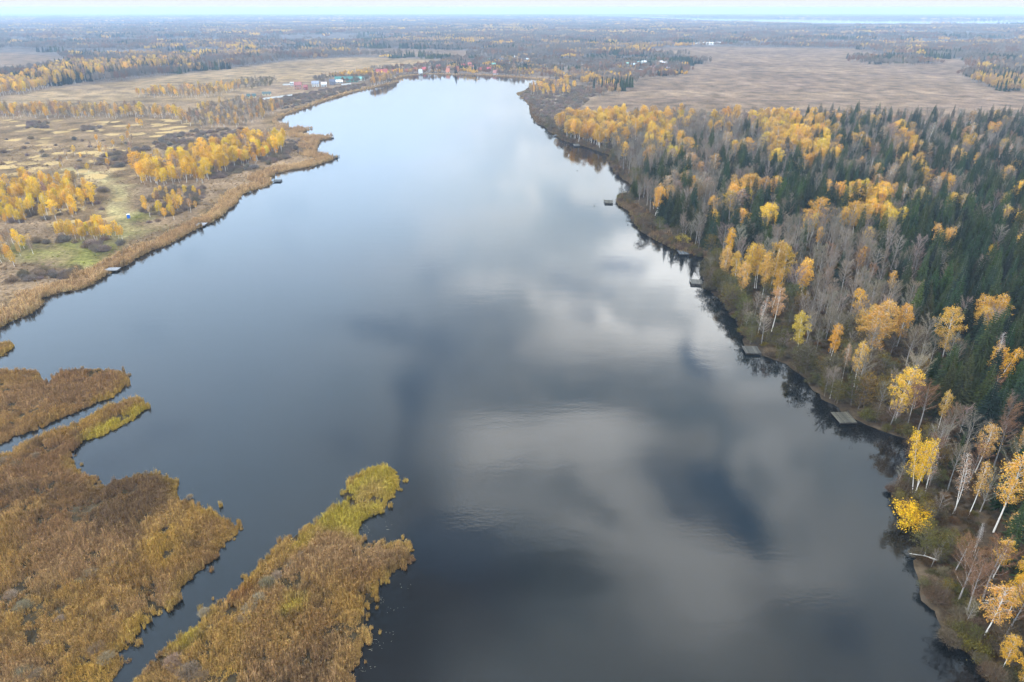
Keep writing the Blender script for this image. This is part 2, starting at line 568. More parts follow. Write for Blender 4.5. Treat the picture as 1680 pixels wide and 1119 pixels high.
# ------------------------------------------------------------------ ground zones (surveyed outlines)
Z_FIELD_E = P((925, 214), (950, 190), (975, 165), (1000, 150), (1055, 133), (1108, 126), (1140, 108), (1150, 98), (1110, 92), (1060, 88), (1050, 82), (1090, 78.5), (1180, 77), (1400, 80), (1440, 88), (1500, 90), (1580, 98), (1600, 115), (1600, 135), (1620, 150), (1800, 158), (1900, 206))
Z_FIELD_W = P((-300, 196), (-300, 165), (0, 165), (60, 150), (110, 143), (220, 132), (330, 118), (420, 108), (470, 101), (560, 94), (640, 95), (720, 98), (730, 104), (660, 112), (600, 120), (560, 124), (500, 134), (440, 140), (400, 150), (380, 168), (300, 180), (200, 196))
Z_FIELD_FARW = P((-200, 126), (-200, 86), (0, 86), (80, 91), (135, 98), (75, 112), (40, 120), (0, 124))
Z_FIELD_N = P((560, 82), (640, 80), (790, 84), (800, 90), (740, 94), (600, 92))
Z_MEADOW = P((-300, 330), (-300, 196), (305, 196), (330, 205), (280, 225), (215, 262), (235, 290), (215, 310), (190, 350), (205, 385), (150, 400), (0, 330))
Z_LAWN = P((165, 395), (190, 360), (200, 345), (240, 345), (250, 365), (280, 372), (270, 380), (220, 385), (180, 420), (172, 440), (120, 447), (90, 440), (20, 430), (-60, 440), (-60, 400), (20, 405), (60, 400))
Z_TRACK = [P((112, 278), (150, 287), (172, 297), (190, 310), (200, 324), (196, 335), (186, 345), (195, 358), (205, 372), (198, 392))]
Z_FOREST_E = P((912, 216), (935, 204), (1000, 201), (1300, 202), (1900, 206), (2500, 260), (2500, 1500), (1600, 1500), (1560, 1119), (1450, 700), (1180, 440), (1000, 300), (912, 235))
Z_POINT_E = P((880, 136), (905, 133), (950, 138), (990, 145), (960, 172), (935, 200), (910, 216), (870, 205), (860, 180), (840, 156))

C_FIELD = (.205, .142, .078); C_FIELDM = (.15, .104, .07); C_MEADOW = (.155, .104, .058); C_FOREST = (.045, .034, .022); C_LAWN = (.16, .15, .045)
C_REED = (.115, .075, .033); C_FARWOOD = (.10, .085, .075); C_SCRUB = (.19, .13, .08)


def soft_in(pts, poly, w):
    d = seg_dist(pts, poly)
    s = np.where(inside(pts, poly), d, -d)
    t = np.clip(s / np.maximum(w, 1e-3) * .5 + .5, 0, 1)
    return (t * t * (3 - 2 * t))[:, None]


def ground_colour(pts):
    D = np.hypot(*pts.T)
    wob = (np.stack([fbm(pts, 40, 11), fbm(pts, 40, 12)], 1) - .5) * np.minimum(D * .03, 60)[:, None]
    q = pts + wob
    w = D * .012
    c = np.tile(np.array(C_SCRUB), (len(pts), 1))
    far = np.clip((D - 900) / 700, 0, 1)[:, None]
    c = c * (1 - far) + np.array(C_FARWOOD) * far
    for poly, col in ((Z_MEADOW, C_MEADOW), (Z_FIELD_W, C_FIELD), (Z_FIELD_FARW, C_FIELDM), (Z_FIELD_N, C_FIELDM), (Z_FIELD_E, C_FIELDM), (Z_FOREST_E, C_FOREST), (Z_POINT_E, (.12, .09, .06)), (Z_LAWN, C_LAWN)):
        k = soft_in(q, poly, w)
        if poly is Z_LAWN: k = k * np.clip((fbm(pts, 9, 17, 3) - .25) * 2.6, 0, 1)[:, None]
        c = c * (1 - k) + np.array(col) * k
    # darker ploughed and wet strips in the open fields
    fs = np.maximum(soft_in(q, Z_FIELD_E, w), soft_in(q, Z_FIELD_W, w))
    st = np.stack([pts[:, 0] / 5.0, pts[:, 1]], 1)
    band = np.clip((fbm(st, 28, 31, 4) - .52) * 5, 0, 1)[:, None] * fs
    c = c * (1 - .3 * band) + np.array((.10, .07, .065)) * .3 * band
    pale = np.clip((fbm(st, 45, 37, 3) - .55) * 5, 0, 1)[:, None] * fs
    c = c * (1 - .18 * pale) + np.array((.24, .175, .11)) * .18 * pale
    for t in Z_TRACK:
        d = seg_dist(pts, t, False)
        k = np.clip(1 - (d - 2.0) / 4.0, 0, 1)[:, None]
        c = c * (1 - .8 * k) + np.array((.30, .25, .12)) * .8 * k
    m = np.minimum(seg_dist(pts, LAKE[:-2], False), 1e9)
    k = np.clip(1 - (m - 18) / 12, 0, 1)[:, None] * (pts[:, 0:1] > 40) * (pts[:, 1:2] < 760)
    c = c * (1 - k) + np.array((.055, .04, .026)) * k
    k = np.clip(1 - (m - 8) / 8, 0, 1)[:, None] * (pts[:, 0:1] < 60)
    c = c * (1 - k) + np.array(C_REED) * k
    tuft = soft_in(q, Z_MEADOW, w)[:, 0] * (1 - soft_in(q, Z_LAWN, w)[:, 0])
    return c, tuft


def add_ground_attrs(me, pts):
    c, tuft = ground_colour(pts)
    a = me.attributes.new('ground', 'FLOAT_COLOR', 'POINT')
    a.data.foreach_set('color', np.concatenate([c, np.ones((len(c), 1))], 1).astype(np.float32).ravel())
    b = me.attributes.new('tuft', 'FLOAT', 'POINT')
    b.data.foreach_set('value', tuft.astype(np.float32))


def build_land():
    rs = 28 * 1.032 ** np.arange(0, 201)
    rs = rs[rs < 14500]
    an = np.radians(np.arange(-66, 66.1, .75))
    rr, aa = np.meshgrid(rs, an)
    rr = rr * (1 + rng.uniform(-.008, .008, rr.shape)); aa = aa + rng.uniform(-.003, .003, aa.shape)
    g = np.stack([(rr * np.sin(aa)).ravel(), (rr * np.cos(aa)).ravel()], 1)
    g = g[~inside(g, LAKE_R)]
    g = g[seg_dist(g, LAKE) > 1.5]
    corners = np.array([(-14600, 14600), (14600, 14600), (14600, -58), (-14600, -58)])
    pts = np.concatenate([LAKE_R, corners, g])
    n = len(LAKE_R)
    edges = [(i, (i + 1) % n) for i in range(n)]
    v, e, f, *_ = delaunay_2d_cdt([Vector(p) for p in pts], edges, [], 0, 1e-4)
    V = np.array([tuple(p) for p in v])
    F = np.array([t for t in f])
    cen = V[F].mean(1)
    F = F[~inside(cen, LAKE_R)]
    d = seg_dist(V, LAKE_R)
    z = np.where(d < .02, -.06, .25 + .35 * np.clip(d / 12, 0, 1) + .5 * (fbm(V, 60, 5) - .5) * np.clip(d / 40, 0, 1))
    D = np.hypot(*V.T)
    me = bpy.data.meshes.new('ground')
    me.from_pydata([(a, b, c) for (a, b), c in zip(V, z)], [], [tuple(int(i) for i in t) for t in F])
    me.update()
    me.materials.append(M_GROUND)
    add_ground_attrs(me, V)
    o = link('ground', me); props(o, kind='structure')
    for name, poly in ISLES_R.items():
        g = []
        lo, hi = poly.min(0), poly.max(0)
        gx, gy = np.meshgrid(np.arange(lo[0], hi[0], 4), np.arange(lo[1], hi[1], 4))
        g = np.stack([gx.ravel(), gy.ravel()], 1)
        g = g[inside(g, poly)]
        if len(g): g = g[seg_dist(g, poly) > 1.0]
        n = len(poly)
        v, e, f, *_ = delaunay_2d_cdt([Vector(p) for p in np.concatenate([poly, g])], [(i, (i + 1) % n) for i in range(n)], [], 0, 1e-4)
        V = np.array([tuple(p) for p in v]); F = np.array([t for t in f])
        F = F[inside(V[F].mean(1), poly)]
        d = seg_dist(V, poly)
        z = np.where(d < .02, -.05, .1 + .15 * np.clip(d / 5, 0, 1))
        me = bpy.data.meshes.new('marsh_ground')
        me.from_pydata([(a, b, c) for (a, b), c in zip(V, z)], [], [tuple(int(i) for i in t) for t in F]); me.update()
        me.materials.append(M_GROUND)
        a = me.attributes.new('ground', 'FLOAT_COLOR', 'POINT')
        a.data.foreach_set('color', np.tile(np.array([.045, .034, .02, 1], np.float32), len(V)))
        b = me.attributes.new('tuft', 'FLOAT', 'POINT')
        props(link('marsh_ground', me), kind='structure')


build_land()

m = MB(); m.add([(-700, -57, 0), (700, -57, 0), (700, 1500, 0), (-700, 1500, 0)], [(0, 1, 2, 3)])
props(link('lake_water', m.mesh('lake_water', M_WATER)), kind='structure')
rv = P((960, 27), (1040, 29), (1100, 31.5), (1130, 34.5), (1200, 36), (1270, 38), (1370, 41.5), (1400, 41.8), (1450, 40.5), (1560, 39.5), (1700, 39), (1900, 39), (1900, 33.5), (1680, 33.5), (1560, 33.5), (1450, 33), (1350, 31.8), (1240, 30.5), (1180, 30), (1090, 28), (1040, 26.5), (980, 25.6))
m = MB(); m.add([(x, y, .95) for x, y in rv], [tuple(range(len(rv)))])
o = link('river_water', m.mesh('river_water', M_RIVER)); props(o, kind='structure')

# ------------------------------------------------------------------ plants: a few moulds of each kind


def trunk_mesh(name, H, r0, lean, limbs, bark, g, n=6):
    m = MB()
    k = 7
    bend = g.normal(size=2) * .15
    pts, rad = [], []
    for i in range(k):
        t = i / (k - 1)
        pts.append((lean[0] * t * H + bend[0] * math.sin(t * 3), lean[1] * t * H + bend[1] * math.sin(t * 4), -.3 + t * (H + .3)))
        rad.append(r0 * (1 - t) ** .8 + .012)
    m.tube(pts, rad, n)
    for a, b, c, r in limbs:
        m.tube([a, b, c], [r, r * .7, r * .25], 3)
    return m.mesh(name, bark)


def axis(H, lean, t): return np.array([lean[0] * t * H, lean[1] * t * H, t * H])


def make_birch(i, H=15.0, W=2.3, dens=1.0, start=.34, stems=1, droop=.5):
    g = np.random.default_rng(100 + i)
    Vt = MB(); leaves = []; tw = []
    for s in range(stems):
        lean = g.normal(size=2) * (.035 if stems == 1 else .09)
        Hs = H * (1 if s == 0 else g.uniform(.8, .97))
        off = np.array([*(g.normal(size=2) * (.0 if stems == 1 else .35)), 0])
        k = 7; bend = g.normal(size=2) * .22
        pts, rad = [], []
        for j in range(k):
            t = j / (k - 1)
            pts.append(tuple(off + np.array([lean[0] * t * Hs + bend[0] * math.sin(t * 3), lean[1] * t * Hs + bend[1] * math.sin(t * 3.6), -.3 + t * (Hs + .3)])))
            rad.append((.155 if stems == 1 else .12) * (1 - t) ** .85 + .012)
        Vt.tube(pts, rad, 6)
        nl = int(46 / stems ** .6)
        Ws = W / stems ** .25
        for j in range(nl):
            t = start + (0.98 - start) * (j + g.uniform(0, 1)) / nl
            u = (t - start) / (1 - start)
            prof = (math.sin(math.pi * min(1, u * .86 + .13)) ** .75)
            Lm = Ws * prof * g.uniform(.65, 1.2) + .25
            az = j * 2.4 + g.normal() * .5
            kk = min(int(t * (k - 1)), k - 2); fr = t * (k - 1) - kk
            base = np.array(pts[kk]) * (1 - fr) + np.array(pts[kk + 1]) * fr
            out = np.array([math.cos(az), math.sin(az), 0])
            rise = Lm * g.uniform(.5, 1.0)
            mid = base + out * Lm * .55 + np.array([0, 0, rise * .75])
            tip = base + out * Lm + np.array([0, 0, rise * (1 - droop * g.uniform(.3, 1.0))])
            Vt.tube([base, mid, tip], [.04, .025, .008], 3)
            n = int(125 * dens * (.4 + Lm / W) * g.uniform(.5, 1.3))
            # leaves hang in small bunches along the outer bough
            nb = max(2, int(n / 12))
            bt = g.uniform(.25, 1.08, nb)[:, None]
            bc = (1 - bt) ** 2 * base + 2 * bt * (1 - bt) * mid + bt ** 2 * tip + g.normal(size=(nb, 3)) * np.array([.34, .34, .30])
            bc[:, 2] -= g.uniform(0, .7, nb) * bt[:, 0]
            ids = g.integers(0, nb, n)
            c = bc[ids] + g.normal(size=(n, 3)) * np.array([.2, .2, .26])
            leaves.append(c)
            m2 = 7
            a = base + (tip - base) * g.uniform(.3, 1, (m2, 1)); b = a + out * g.uniform(.2, .7, (m2, 1)) + g.normal(size=(m2, 3)) * .3 + np.array([0, 0, -.25])
            tw.append(twig_tris(a, b, np.full(m2, .03), g))
    c = np.concatenate(leaves)
    lq = leaf_quads(c, .13 + .24 * g.uniform(size=len(c)) ** 1.6, g, up=.35, aspect=.75)
    tw = np.concatenate(tw)
    Vt_m = Vt.mesh(f'birch_trunk_{i}', M_BIRCH)
    cr = np_mesh(f'birch_crown_{i}', lq, 4, M_LEAF)
    return dict(trunk=Vt_m, crown=cr, H=H, lq=lq, tw=tw)


def make_spruce(i, H=18.0, W=2.7):
    g = np.random.default_rng(200 + i)
    t_m = trunk_mesh(f'spruce_trunk_{i}', H, .2, g.normal(size=2) * .008, [], M_BARK, g)
    q = []; levels = int(H * 1.75)
    for j in range(levels):
        u = j / levels
        z0 = H * (.09 + .91 * u)
        Lm = W * (1 - u) ** .8 * g.uniform(.82, 1.15) + .18
        nb = int(6 + 6 * (1 - u))
        for b in range(nb):
            az = 2 * math.pi * (b + g.uniform(-.3, .3)) / nb + j * .7
            o = np.array([math.cos(az), math.sin(az), 0]); sd = np.array([-o[1], o[0], 0])
            Lb = Lm * g.uniform(.75, 1.15)
            dr = Lb * (.42 - .45 * u) + .08
            segs = 4
            for s in range(segs):
                ta, tb = s / segs, (s + 1) / segs
                wa, wb = (.42 - .22 * ta) * (.35 + Lb * .22), (.42 - .36 * tb) * (.35 + Lb * .22)
                pa = o * Lb * ta + np.array([0, 0, z0 - dr * ta ** 1.3 + (.14 * Lb * ta ** 3)])
                pb = o * Lb * tb + np.array([0, 0, z0 - dr * tb ** 1.3 + (.14 * Lb * tb ** 3)])
                ja, jb = g.uniform(.5, 1.3, 2)
                q.append([pa, pb, pb + sd * wb * ja + np.array([0, 0, -.30 * wb - .05]) + o * .1, pa + sd * wa * ja + np.array([0, 0, -.34 * wa - .08])])
                q.append([pa, pa - sd * wa * jb + np.array([0, 0, -.34 * wa - .08]), pb - sd * wb * jb + np.array([0, 0, -.30 * wb - .05]) + o * .1, pb])
                # hanging twigs under the bough
                if s > 0 and Lb > .6:
                    h = .25 + .35 * g.uniform() * (1 - u)
                    q.append([pa, pb, pb + np.array([0, 0, -h]) + sd * g.normal() * .12, pa + np.array([0, 0, -h * .8]) + sd * g.normal() * .12])
    q.append([np.array([0, 0, H + .5]), np.array([.1, .1, H - .5]), np.array([-.1, -.05, H - .55]), np.array([0, 0, H - .2])])
    v = np.array(q).reshape(-1, 3)
    return dict(trunk=t_m, crown=np_mesh(f'spruce_crown_{i}', v, 4, M_NEEDLE), H=H, lq=v, tw=None)


def make_bare(i, H=14.0, W=1.9, start=.35):
    g = np.random.default_rng(300 + i)
    limbs = []; ta, tb, tw = [], [], []
    lean = g.normal(size=2) * .04
    for j in range(20):
        t = start + (.95 - start) * (j + g.uniform()) / 20
        u = (t - start) / (1 - start)
        az = j * 2.4 + g.normal() * .4
        Lm = W * math.sin(math.pi * min(1, .25 + u * .72)) ** .8 * g.uniform(.7, 1.25) + .3
        b0 = axis(H, lean, t); out = np.array([math.cos(az), math.sin(az), 0])
        mid = b0 + out * Lm * .6 + np.array([0, 0, Lm * .75]); tip = b0 + out * Lm + np.array([0, 0, Lm * g.uniform(1.3, 1.9)])
        limbs.append((b0, mid, tip, .045 * (1.2 - u)))
        n = 46
        s = g.uniform(.15, 1, (n, 1))
        a = (1 - s) ** 2 * b0 + 2 * s * (1 - s) * mid + s * s * tip
        ln = g.uniform(.45, 1.25, (n, 1))
        b = a + unit(out * .7 + np.array([0, 0, .9]) + g.normal(size=(n, 3)) * .55) * ln
        ta.append(a); tb.append(b); tw.append(g.uniform(.028, .055, n))
        # second order
        a2 = np.repeat(a + (b - a) * .55, 2, 0); b2 = a2 + unit((np.repeat(b - a, 2, 0)) + g.normal(size=a2.shape) * .5) * g.uniform(.3, .7, (len(a2), 1))
        ta.append(a2); tb.append(b2); tw.append(g.uniform(.02, .04, len(a2)))
    tri = twig_tris(np.concatenate(ta), np.concatenate(tb), np.concatenate(tw), g)
    t_m = trunk_mesh(f'bare_trunk_{i}', H, .14, lean, limbs, M_BARKGREY, g)
    return dict(trunk=t_m, crown=np_mesh(f'bare_crown_{i}', tri, 3, M_TWIG), H=H, lq=None, tw=tri)


M_BARKGREY = plain_mat('pale_grey_bark', (.27, .245, .225), .9, .35, 2.0)


def make_alder(i, H=9.0, W=2.6, dens=1.0):
    g = np.random.default_rng(400 + i)
    limbs = []; lv = []
    lean = g.normal(size=2) * .05
    for j in range(26):
        t = .12 + .83 * (j + g.uniform()) / 26
        az = j * 2.4; u = t
        Lm = W * math.sin(math.pi * min(1, .2 + u * .75)) ** .7 * g.uniform(.6, 1.2) + .2
        b0 = axis(H, lean, t * .9); out = np.array([math.cos(az), math.sin(az), 0])
        mid = b0 + out * Lm * .55 + np.array([0, 0, Lm * .4]); tip = b0 + out * Lm + np.array([0, 0, Lm * g.uniform(.4, .9)])
        limbs.append((b0, mid, tip, .05))
        nb = 9
        bt = g.uniform(.35, 1.05, nb)[:, None]
        bc = b0 + (tip - b0) * bt + g.normal(size=(nb, 3)) * .42
        n = int(95 * dens * g.uniform(.6, 1.3))
        lv.append(bc[g.integers(0, nb, n)] + g.normal(size=(n, 3)) * .26)
    c = np.concatenate(lv); c[:, 2] = np.maximum(c[:, 2], .15)
    lq = leaf_quads(c, g.uniform(.17, .34, len(c)), g, up=.1, aspect=.7)
    return dict(trunk=trunk_mesh(f'alder_trunk_{i}', H * .9, .11, lean, limbs, M_BARK, g), crown=np_mesh(f'alder_crown_{i}', lq, 4, M_LEAF), H=H, lq=lq, tw=None)


def make_shrub(i, H=3.0, W=2.0, n=420, leaf=0):
    g = np.random.default_rng(500 + i)
    az = g.uniform(0, 2 * math.pi, n); r = np.sqrt(g.uniform(0, 1, n))
    a = np.stack([np.cos(az) * r * W * .35, np.sin(az) * r * W * .35, g.uniform(0, .3, n)], 1)
    top = np.stack([np.cos(az) * r * W, np.sin(az) * r * W, H * (1.02 - .62 * r ** 2.2) * g.uniform(.7, 1.05, n)], 1) + g.normal(size=(n, 3)) * .18
    mid = a * .4 + top * .6 + g.normal(size=(n, 3)) * .12
    parts = [twig_tris(a, top, g.uniform(.04, .08, n), g)]
    for k in range(3):
        s = mid + (top - mid) * g.uniform(0, .8, (n, 1))
        e = s + unit((top - a) + g.normal(size=(n, 3)) * 1.6) * g.uniform(.3, .75, (n, 1))
        parts.append(twig_tris(s, e, g.uniform(.03, .055, n), g))
    tri = np.concatenate(parts)
    stems = MB()
    for k in range(7):
        q = top[k * 11 % n]
        stems.tube([(q[0] * .15, q[1] * .15, -.1), (q[0] * .5, q[1] * .5, q[2] * .5), tuple(q)], [.05, .035, .01], 4)
    d = dict(trunk=stems.mesh(f'shrub_stems_{i}', M_BARK), H=H, tw=tri, lq=None)
    if leaf:
        lob = top[g.integers(0, n, 26)] * g.uniform(.6, 1.12, (26, 1))
        c = lob[g.integers(0, 26, leaf)] + g.normal(size=(leaf, 3)) * np.array([.36, .36, .3])
        c[:, 2] = np.maximum(c[:, 2], .1)
        d['lq'] = leaf_quads(c, .1 + .2 * g.uniform(size=leaf) ** 1.5, g, aspect=.7)
        d['tw'] = None
        d['crown'] = np_mesh(f'shrub_crown_{i}', d['lq'], 4, M_LEAF)
    else:
        d['crown'] = np_mesh(f'shrub_crown_{i}', tri, 3, M_TWIG)
    return d


MOULDS = {
    'birch_tree': [make_birch(0), make_birch(1, W=2.0, dens=.9), make_birch(2, W=2.7, dens=1.1, start=.28), make_birch(3, W=1.7, dens=.8, start=.42), make_birch(4, stems=2), make_birch(5, W=2.4, dens=.55, start=.4),
                   make_birch(6, W=2.2, dens=.35, start=.45), make_birch(7, W=3.2, dens=1.15, start=.2, droop=.3), make_birch(8, stems=3, dens=1.0), make_birch(9, W=2.1, dens=.16, start=.4, stems=2)],
    'spruce_tree': [make_spruce(0), make_spruce(1, W=3.2), make_spruce(2, W=2.3), make_spruce(3, W=2.9)],
    'bare_tree': [make_bare(0), make_bare(1, W=1.6), make_bare(2, W=2.4, start=.28), make_bare(3, W=2.0, start=.45)],
    'alder_tree': [make_alder(0), make_alder(1, W=3.0), make_alder(2, W=2.2, dens=.55)],
    'shrub': [make_shrub(0), make_shrub(1, W=2.5), make_shrub(2, H=2.4, W=1.6)],
    'leafy_shrub': [make_shrub(3, leaf=2400), make_shrub(4, W=2.3, leaf=2800), make_shrub(5, W=1.8, H=3.4, leaf=2200)],
}
for kind, ms in MOULDS.items():
    for d in ms:
        if kind == 'birch_tree' and d['tw'] is not None:
            # fine twigs belong to the crown
            d['crown'] = join_polys(d['crown'].name + '_full', [(d['lq'], 4, M_LEAF), (d['tw'], 3, M_BARKGREY)])


def merged(name, d):
    """trunk and crown in one mesh, for the mass of trees far off"""
    t = d['trunk']
    nv = len(t.vertices); co = np.empty(nv * 3, np.float32); t.vertices.foreach_get('co', co); co = co.reshape(-1, 3)
    tri = []
    for p in t.polygons:
        v = list(p.vertices)
        for i in range(1, len(v) - 1): tri += [v[0], v[i], v[i + 1]]
    parts = [(co[np.array(tri)], 3, t.materials[0])]
    if d.get('lq') is not None: parts.append((d['lq'], 4, M_NEEDLE if 'spruce' in name else M_LEAF))
    if d.get('tw') is not None: parts.append((d['tw'], 3, M_BARKGREY if 'birch' in name else M_TWIG))
    return join_polys(name, parts)


# ------------------------------------------------------------------ scattering of masses ("stuff") on surveyed points
def mass(name, pts, yaw, scl, vid, tint, meshes, label, cat, hidden=[0]):
    coll = bpy.data.collections.new(name + '_moulds')
    for i, me in enumerate(meshes):
        coll.objects.link(bpy.data.objects.new(f'{name}_mould_{i:02d}', me))
    n = len(pts)
    me = bpy.data.meshes.new(name)
    me.vertices.add(n); me.vertices.foreach_set('co', np.asarray(pts, np.float32).ravel())
    for an, ty, arr, key in (('yaw', 'FLOAT', yaw, 'value'), ('scl', 'FLOAT_VECTOR', scl, 'vector'), ('vid', 'INT', vid, 'value')):
        a = me.attributes.new(an, ty, 'POINT')
        a.data.foreach_set(key, np.asarray(arr, np.int32 if ty == 'INT' else np.float32).ravel())
    a = me.attributes.new('tint', 'FLOAT_COLOR', 'POINT')
    a.data.foreach_set('color', np.concatenate([tint, np.ones((n, 1))], 1).astype(np.float32).ravel())
    me.update()
    ng = bpy.data.node_groups.new(name + '_nodes', 'GeometryNodeTree')
    ng.interface.new_socket('Geometry', in_out='INPUT', socket_type='NodeSocketGeometry')
    ng.interface.new_socket('Geometry', in_out='OUTPUT', socket_type='NodeSocketGeometry')
    gi = ng.nodes.new('NodeGroupInput'); go = ng.nodes.new('NodeGroupOutput')
    ci = ng.nodes.new('GeometryNodeCollectionInfo'); ci.inputs['Collection'].default_value = coll
    ci.inputs['Separate Children'].default_value = True; ci.inputs['Reset Children'].default_value = True
    io = ng.nodes.new('GeometryNodeInstanceOnPoints'); io.inputs['Pick Instance'].default_value = True

    def attr(nm, ty):
        q = ng.nodes.new('GeometryNodeInputNamedAttribute'); q.data_type = ty; q.inputs[0].default_value = nm
        return q.outputs[0]
    cx = ng.nodes.new('ShaderNodeCombineXYZ'); ng.links.new(attr('yaw', 'FLOAT'), cx.inputs[2])
    e2r = ng.nodes.new('FunctionNodeEulerToRotation'); ng.links.new(cx.outputs[0], e2r.inputs[0])
    ng.links.new(gi.outputs[0], io.inputs['Points'])
    ng.links.new(ci.outputs[0], io.inputs['Instance'])
    ng.links.new(attr('vid', 'INT'), io.inputs['Instance Index'])
    ng.links.new(e2r.outputs[0], io.inputs['Rotation'])
    ng.links.new(attr('scl', 'FLOAT_VECTOR'), io.inputs['Scale'])
    ng.links.new(io.outputs[0], go.inputs[0])
    o = link(name, me)
    md = o.modifiers.new('scatter', 'NODES'); md.node_group = ng
    props(o, label, cat, kind='stuff')
    return o


def jitter_grid(poly, sp, g, jit=.45):
    lo, hi = poly.min(0), poly.max(0)
    gx, gy = np.meshgrid(np.arange(lo[0], hi[0], sp), np.arange(lo[1], hi[1], sp))
    p = np.stack([gx.ravel(), gy.ravel()], 1)
    p[:, 0] += (np.arange(len(p)) // gx.shape[1] % 2) * sp * .5
    p = p + g.uniform(-jit, jit, p.shape) * sp
    return p[inside(p, poly)]


def in_frame(p, mx=160, my=200):
    u, v = to_px(p[:, 0], p[:, 1])
    return (u > -mx) & (u < 1680 + mx) & (v > 0) & (v < 1119 + my) & (p[:, 1] > 5)


GOLD = [(.62, .37, .055), (.66, .43, .05), (.55, .31, .045), (.58, .34, .075)]
TAN = [(.40, .245, .09), (.35, .225, .125), (.31, .195, .12), (.45, .28, .085)]
GREYT = [(.175, .138, .098), (.195, .155, .115), (.15, .12, .085), (.215, .175, .135), (.16, .132, .102)]
RUST = [(.21, .115, .06), (.19, .10, .055)]
SPR = [(.023, .037, .015), (.031, .047, .015), (.017, .027, .016), (.042, .055, .016), (.026, .040, .021), (.037, .042, .018)]
OLIVE = [(.095, .088, .024), (.12, .10, .03), (.085, .08, .035), (.15, .105, .024), (.11, .082, .045), (.10, .072, .042)]
TREES = []    # dicts


def tree(kind, x, y, h, tint, var=None, wf=1.0, place='', label=None, lean=(0, 0), yaw=None, must=False):
    n = len(MOULDS[kind])
    v = int(rng.integers(n)) if var is None else var
    TREES.append(dict(kind=kind, x=float(x), y=float(y), h=float(h), tint=tuple(tint), var=v, wf=wf, place=place, label=label, lean=lean, yaw=float(rng.uniform(0, 6.283)) if yaw is None else yaw, must=must))


def jit_col(c, a=.2):
    f = 1 + rng.uniform(-a, a)
    return tuple(np.clip(np.array(c) * f * (1 + rng.uniform(-a * .4, a * .4, 3)), 0, 1))


def pick(l): return jit_col(l[int(rng.integers(len(l)))])


BIRCH_DENSE = [0, 1, 2, 3, 4, 7, 8]
BIRCH_THIN = [5, 6, 9]
HAND = []


def hand_birch(base, top, col, var, wf=1.0, label=None, kind='birch_tree'):
    x, y = G(*base)
    h = height_of(base, top)
    HAND.append((x, y))
    tree(kind, x, y, h, col, var, wf * (.8 if kind == 'birch_tree' else 1.0), 'hand', label, must=True)


Gd, Yl, Og, Tn = (.68, .38, .03), (.72, .46, .03), (.58, .28, .04), (.44, .25, .10)
hand_birch((1403, 536), (1405, 476), Gd, 7, 1.1, 'golden birch with flat round crown alone amid bare grey trees')
hand_birch((1357, 603), (1357, 531), (.62, .32, .04), 3, 1.0, 'narrow orange-gold birch with short white trunk amid bare shore trees')
hand_birch((1468, 692), (1474, 601), (.66, .41, .05), 7, 1.25, 'broad golden birch with clear white trunk beside the mossy square jetty')
hand_birch((1538, 708), (1557, 643), (.58, .36, .06), 5, .9, 'small leaning birch, half bare, in front of two dark spruces')
hand_birch((1380, 632), (1382, 563), (.36, .21, .10), 6, .7, 'thin nearly bare birch with pale trunk behind the shore bushes')
hand_birch((1400, 640), (1410, 561), (.60, .36, .06), 5, 1.0, 'sparse yellow birch with yellow top tuft above the shore bushes')
hand_birch((1265, 546), (1269, 471), (.46, .25, .10), 5, 1.1, 'tan-orange birch with long white trunk behind the flat grey jetty')
hand_birch((1243, 551), (1245, 483), (.36, .22, .14), 9, .9, 'nearly bare pinkish birch with white twin trunk behind the flat grey jetty')
hand_birch((1308, 583), (1307, 511), (.50, .36, .05), 2, 1.15, 'yellow-green leafy birch with bright yellow top at the shore')
hand_birch((1620, 640), (1618, 558), (.70, .38, .03), 8, 1.1, 'tall bright golden birch rising right behind two dark spruces')
hand_birch((1545, 592), (1553, 503), (.60, .36, .06), 7, 1.1, 'wide golden birch with olive lower crown before dark spruces')
hand_birch((1470, 573), (1470, 495), (.62, .33, .05), 2, 1.0, 'full golden birch growing out of grey bare trees')
hand_birch((1405, 455), (1410, 405), (.64, .34, .04), 1, 1.0, 'round orange-gold birch high in the grey bare wood')
hand_birch((1437, 458), (1437, 420), (.68, .38, .03), 3, .9, 'small golden birch at the edge of the dark spruces')
hand_birch((1455, 492), (1463, 445), (.64, .35, .04), 5, 1.0, 'leaning gold birch with open crown under the spruces')
hand_birch((1616, 442), (1617, 401), (.72, .46, .03), 0, .8, 'small bright yellow birch alone among dark spruces')
hand_birch((1340, 412), (1343, 373), (.62, .34, .05), 0, 1.0, 'pale gold birch at the top of the grey bare wood')
hand_birch((1190, 438), (1192, 375), Gd, 3, 1.0, 'narrow golden birch topping the shore stand, apart from the rest')
for k, (b, t) in enumerate([((1186, 468), (1182, 405)), ((1205, 478), (1201, 414)), ((1222, 472), (1220, 399)), ((1240, 476), (1240, 402)), ((1262, 480), (1260, 395)), ((1280, 478), (1281, 403)), ((1250, 492), (1247, 418)), ((1266, 508), (1265, 441)), ((1212, 496), (1210, 430))]):
    hand_birch(b, t, pick(GOLD), [0, 2, 1, 4, 2, 7, 1, 3, 0][k], 1.05, None)
    TREES[-1]['place'] = 'golden stand'
hand_birch((1500, 819), (1513, 710), (.72, .45, .03), 8, .8, 'bright yellow birch with several white stems behind a round yellow bush')
hand_birch((1514, 822), (1537, 728), (.30, .19, .14), 9, .75, 'bare white-stemmed birch pair beside the bright yellow birch')
hand_birch((1563, 846), (1585, 745), (.36, .22, .13), 9, .9, 'bare rusty-brown birch with thick white trunk on the brown bank')
hand_birch((1586, 852), (1618, 762), (.52, .30, .06), 6, .8, 'strongly leaning white birch with few golden tufts')
hand_birch((1628, 877), (1651, 742), (.64, .36, .06), 5, 1.1, 'tall golden birch with long leaning white trunk before dark spruces')
